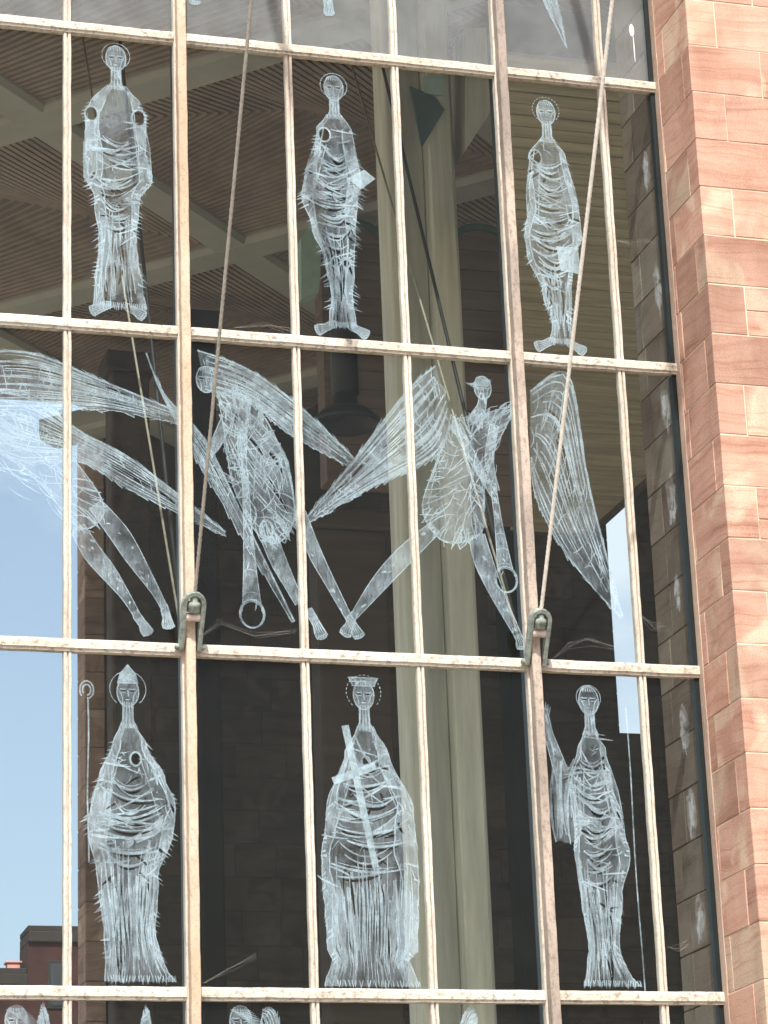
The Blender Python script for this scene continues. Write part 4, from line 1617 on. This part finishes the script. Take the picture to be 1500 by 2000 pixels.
# ------------------------------------------------------------------ far stone wall with a slit, and the lit stone pillar at its end
XE = at(200, 1500, YB).x                                    # right edge of the pillar
XP = at(160, 1500, YB).x
sl, sr = at(1196, 1200, YB).x, at(1252, 1200, YB).x
szt, szb = at(1225, 920, YB).z, at(1225, 1430, YB).z
wall = empty('stone_wall', (12, YB, 0))
tag(wall, 'dark brown stone wall with a tall slit, far behind the glass', 'wall')
mb = MB()
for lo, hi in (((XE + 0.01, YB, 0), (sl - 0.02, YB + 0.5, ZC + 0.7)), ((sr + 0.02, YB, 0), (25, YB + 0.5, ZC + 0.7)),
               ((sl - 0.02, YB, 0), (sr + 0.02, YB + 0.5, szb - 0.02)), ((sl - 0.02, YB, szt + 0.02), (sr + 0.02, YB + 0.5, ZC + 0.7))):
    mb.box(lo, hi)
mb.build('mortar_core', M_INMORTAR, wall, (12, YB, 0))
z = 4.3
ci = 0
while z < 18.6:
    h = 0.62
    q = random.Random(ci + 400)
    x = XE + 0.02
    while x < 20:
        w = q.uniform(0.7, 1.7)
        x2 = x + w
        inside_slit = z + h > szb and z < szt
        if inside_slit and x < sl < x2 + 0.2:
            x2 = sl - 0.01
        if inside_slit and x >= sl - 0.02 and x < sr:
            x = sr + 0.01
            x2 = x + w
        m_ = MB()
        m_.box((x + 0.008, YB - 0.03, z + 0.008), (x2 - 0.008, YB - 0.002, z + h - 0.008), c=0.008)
        m_.build('stone_block', M_SHADED_STONE, wall, ((x + x2) / 2, YB, z))
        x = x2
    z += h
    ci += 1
pil = empty('stone_pillar', ((XP + XE) / 2, YB, 0))
tag(pil, 'pinkish brown stone pillar beside the bright sky, behind the glass', 'pillar')
z = 0.0
ci = 0
while z < ZC:
    m_ = MB()
    m_.box((XP, YB - 0.30 + (ci % 2) * 0.004, z + 0.006), (XE - 0.004, YB + 0.45, min(z + 0.70, ZC) - 0.006), c=0.015)
    m_.build('stone_block', M_PILLAR, pil, ((XP + XE) / 2, YB, z))
    z += 0.70
    ci += 1
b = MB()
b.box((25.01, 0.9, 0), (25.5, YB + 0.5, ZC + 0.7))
tag(b.build('stone_wall', M_SHADED_STONE), 'dark side wall far to the right behind the glass', 'wall')

# dark square piers standing before the far wall
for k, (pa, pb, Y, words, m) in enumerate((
        (222, 300, 22.0, 'dim stone pier behind the glass, left of the tan mullion', M_SHADED_STONE),
        (392, 436, 20.0, 'black pier behind the glass, right of the tan mullion', M_MATT_BLACK),
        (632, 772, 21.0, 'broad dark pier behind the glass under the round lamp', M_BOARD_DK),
        (1005, 1035, 21.0, 'dark pier behind the glass beside the grey mullion', M_MATT_BLACK))):
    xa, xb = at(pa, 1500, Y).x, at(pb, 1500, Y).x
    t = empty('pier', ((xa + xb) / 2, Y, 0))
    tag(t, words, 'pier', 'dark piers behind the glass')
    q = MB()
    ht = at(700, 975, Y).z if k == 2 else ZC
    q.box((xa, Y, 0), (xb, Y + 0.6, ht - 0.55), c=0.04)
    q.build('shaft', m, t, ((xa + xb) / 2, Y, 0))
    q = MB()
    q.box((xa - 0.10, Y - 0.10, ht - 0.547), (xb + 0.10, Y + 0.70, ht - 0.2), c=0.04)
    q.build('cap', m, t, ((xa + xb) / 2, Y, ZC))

# round lamp on a dark drop
LY = 14.0
lc = at(676, 822, LY)
lr = (at(742, 822, LY).x - at(612, 822, LY).x) / 2
lamp = empty('pendant_lamp', tuple(lc))
tag(lamp, 'dark round pendant lamp hanging behind the glass', 'lamp')
q = MB()
q.lathe([(0.02, 0.42), (lr * 0.32, 0.40), (lr * 0.38, 0.22), (lr * 0.75, 0.12), (lr * 0.98, 0.0), (lr, -0.06), (lr * 0.94, -0.07), (lr * 0.90, -0.02), (0.02, 0.08)], tuple(lc), 40)
q.build('shade', M_BLACKMETAL, lamp, tuple(lc))
q = MB()
q.tube([lc + Vector((0, 0, 0.40)), lc + Vector((0, 0, 1.6)), Vector((lc.x, lc.y, ZC - 0.05))], lr * 0.40, 20)
q.build('drop_tube', M_BLACKMETAL, lamp, tuple(lc))

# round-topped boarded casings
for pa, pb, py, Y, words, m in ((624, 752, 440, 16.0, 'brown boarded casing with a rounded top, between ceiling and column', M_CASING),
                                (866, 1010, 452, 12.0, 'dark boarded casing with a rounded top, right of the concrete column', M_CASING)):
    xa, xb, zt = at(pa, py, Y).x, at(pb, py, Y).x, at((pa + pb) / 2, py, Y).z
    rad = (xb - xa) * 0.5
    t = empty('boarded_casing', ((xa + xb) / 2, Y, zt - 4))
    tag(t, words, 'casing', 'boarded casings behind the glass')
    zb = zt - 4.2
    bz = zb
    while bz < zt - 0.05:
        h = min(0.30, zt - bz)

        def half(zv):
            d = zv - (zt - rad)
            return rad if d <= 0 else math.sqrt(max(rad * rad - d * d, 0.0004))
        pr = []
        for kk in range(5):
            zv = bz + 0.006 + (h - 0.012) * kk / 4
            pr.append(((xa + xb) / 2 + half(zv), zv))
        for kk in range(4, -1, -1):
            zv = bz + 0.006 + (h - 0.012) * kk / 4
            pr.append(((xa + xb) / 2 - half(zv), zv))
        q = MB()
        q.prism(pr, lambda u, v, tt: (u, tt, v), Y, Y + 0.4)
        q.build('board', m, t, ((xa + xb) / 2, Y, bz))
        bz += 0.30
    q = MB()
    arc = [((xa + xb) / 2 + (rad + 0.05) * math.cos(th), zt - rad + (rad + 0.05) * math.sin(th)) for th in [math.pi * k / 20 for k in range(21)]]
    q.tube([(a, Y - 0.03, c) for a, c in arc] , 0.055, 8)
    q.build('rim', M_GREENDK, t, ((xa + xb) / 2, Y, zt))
# pale copper-green strut between ceiling and casing
q = MB()
pr = [(at(a, c, 15.6).x, at(a, c, 15.6).z) for a, c in ((585, 470), (628, 405), (620, 575), (585, 590))]
q.prism(pr, lambda u, v, t: (u, t, v), 15.5, 15.75)
tag(q.build('strut', M_GREEN, None, (pr[0][0], 15.6, pr[0][1])), 'pale green strut beside the rounded boarded casing', 'strut')

# ------------------------------------------------------------------ brick buildings far away, below the open sky
BY = 64.0
for pa, pb, py, words, dep in ((-420, 54, 1890, 'low dark red brick building under the sky at the left edge', 9),
                               (54.5, 162, 1808, 'taller dark red brick block under the sky at the left edge', 1.6),
                               (163, 420, 1850, 'dark red brick building mostly hidden behind the stone pillar', 9)):
    xa, xb, zt = at(pa, py, BY).x, at(pb, py, BY).x, at(pb, py, BY).z
    t = empty('brick_building', ((xa + xb) / 2, BY, 0))
    tag(t, words, 'building', 'brick buildings beyond')
    q = MB()
    q.box((xa, BY, 0), (xb, BY + dep, zt - 0.55))
    q.build('wall', M_BRICK_SHADED, t, ((xa + xb) / 2, BY, 0))
    q = MB()
    q.box((xa - 0.0, BY - 0.12, zt - 0.547), (xb - 0.004, BY + dep, zt - 0.2), c=0.03)
    q.box((xa + 0.0, BY + 0.05, zt - 0.197), (xb - 0.004, BY + dep, zt), c=0.03)
    q.build('parapet', M_BRICKTRIM, t, ((xa + xb) / 2, BY, zt))
    wx = xa + 0.6
    while wx + 0.8 < xb:
        for wz in (zt - 2.6, zt - 5.2):
            if wz < 1:
                continue
            q = MB()
            q.box((wx, BY - 0.05, wz), (wx + 0.75, BY - 0.002, wz + 1.5), c=0.02)
            w_ = q.build('window', M_BRICKTRIM, t, (wx, BY, wz))
            q = MB()
            q.box((wx + 0.1, BY - 0.07, wz + 0.1), (wx + 0.65, BY - 0.052, wz + 1.4))
            q.build('pane', M_PANE, w_, (wx, BY, wz))
        wx += 1.5
q = MB()
c0 = at(25, 1893, BY + 1.0)
zt = at(54, 1890, BY).z
q.box((c0.x - 0.20, BY + 0.8, zt + 0.003), (c0.x + 0.20, BY + 1.2, zt + 0.28), c=0.02)
q.box((c0.x - 0.25, BY + 0.75, zt + 0.283), (c0.x + 0.25, BY + 1.25, zt + 0.34), c=0.01)
tag(q.build('chimney', M_TILE, None, (c0.x, BY + 1, zt)), 'small pink chimney on the low brick building', 'chimney')

# pale pointing strip where the glazing meets the reveal
q = MB()
w = wavy(None, 0.0025, 77)
q.prism([(PX - 0.007, -0.135), (PX - 0.007, -0.034), (PX + 0.02, -0.034), (PX + 0.02, -0.135)], lambda u, v, t: (u, v + (w(t) if v < -0.1 else 0), t), ZR[0], ZR[-1], n=160)
q.build('pointing_strip', M_POINT, pier, (PX, 0, ZR[0]))
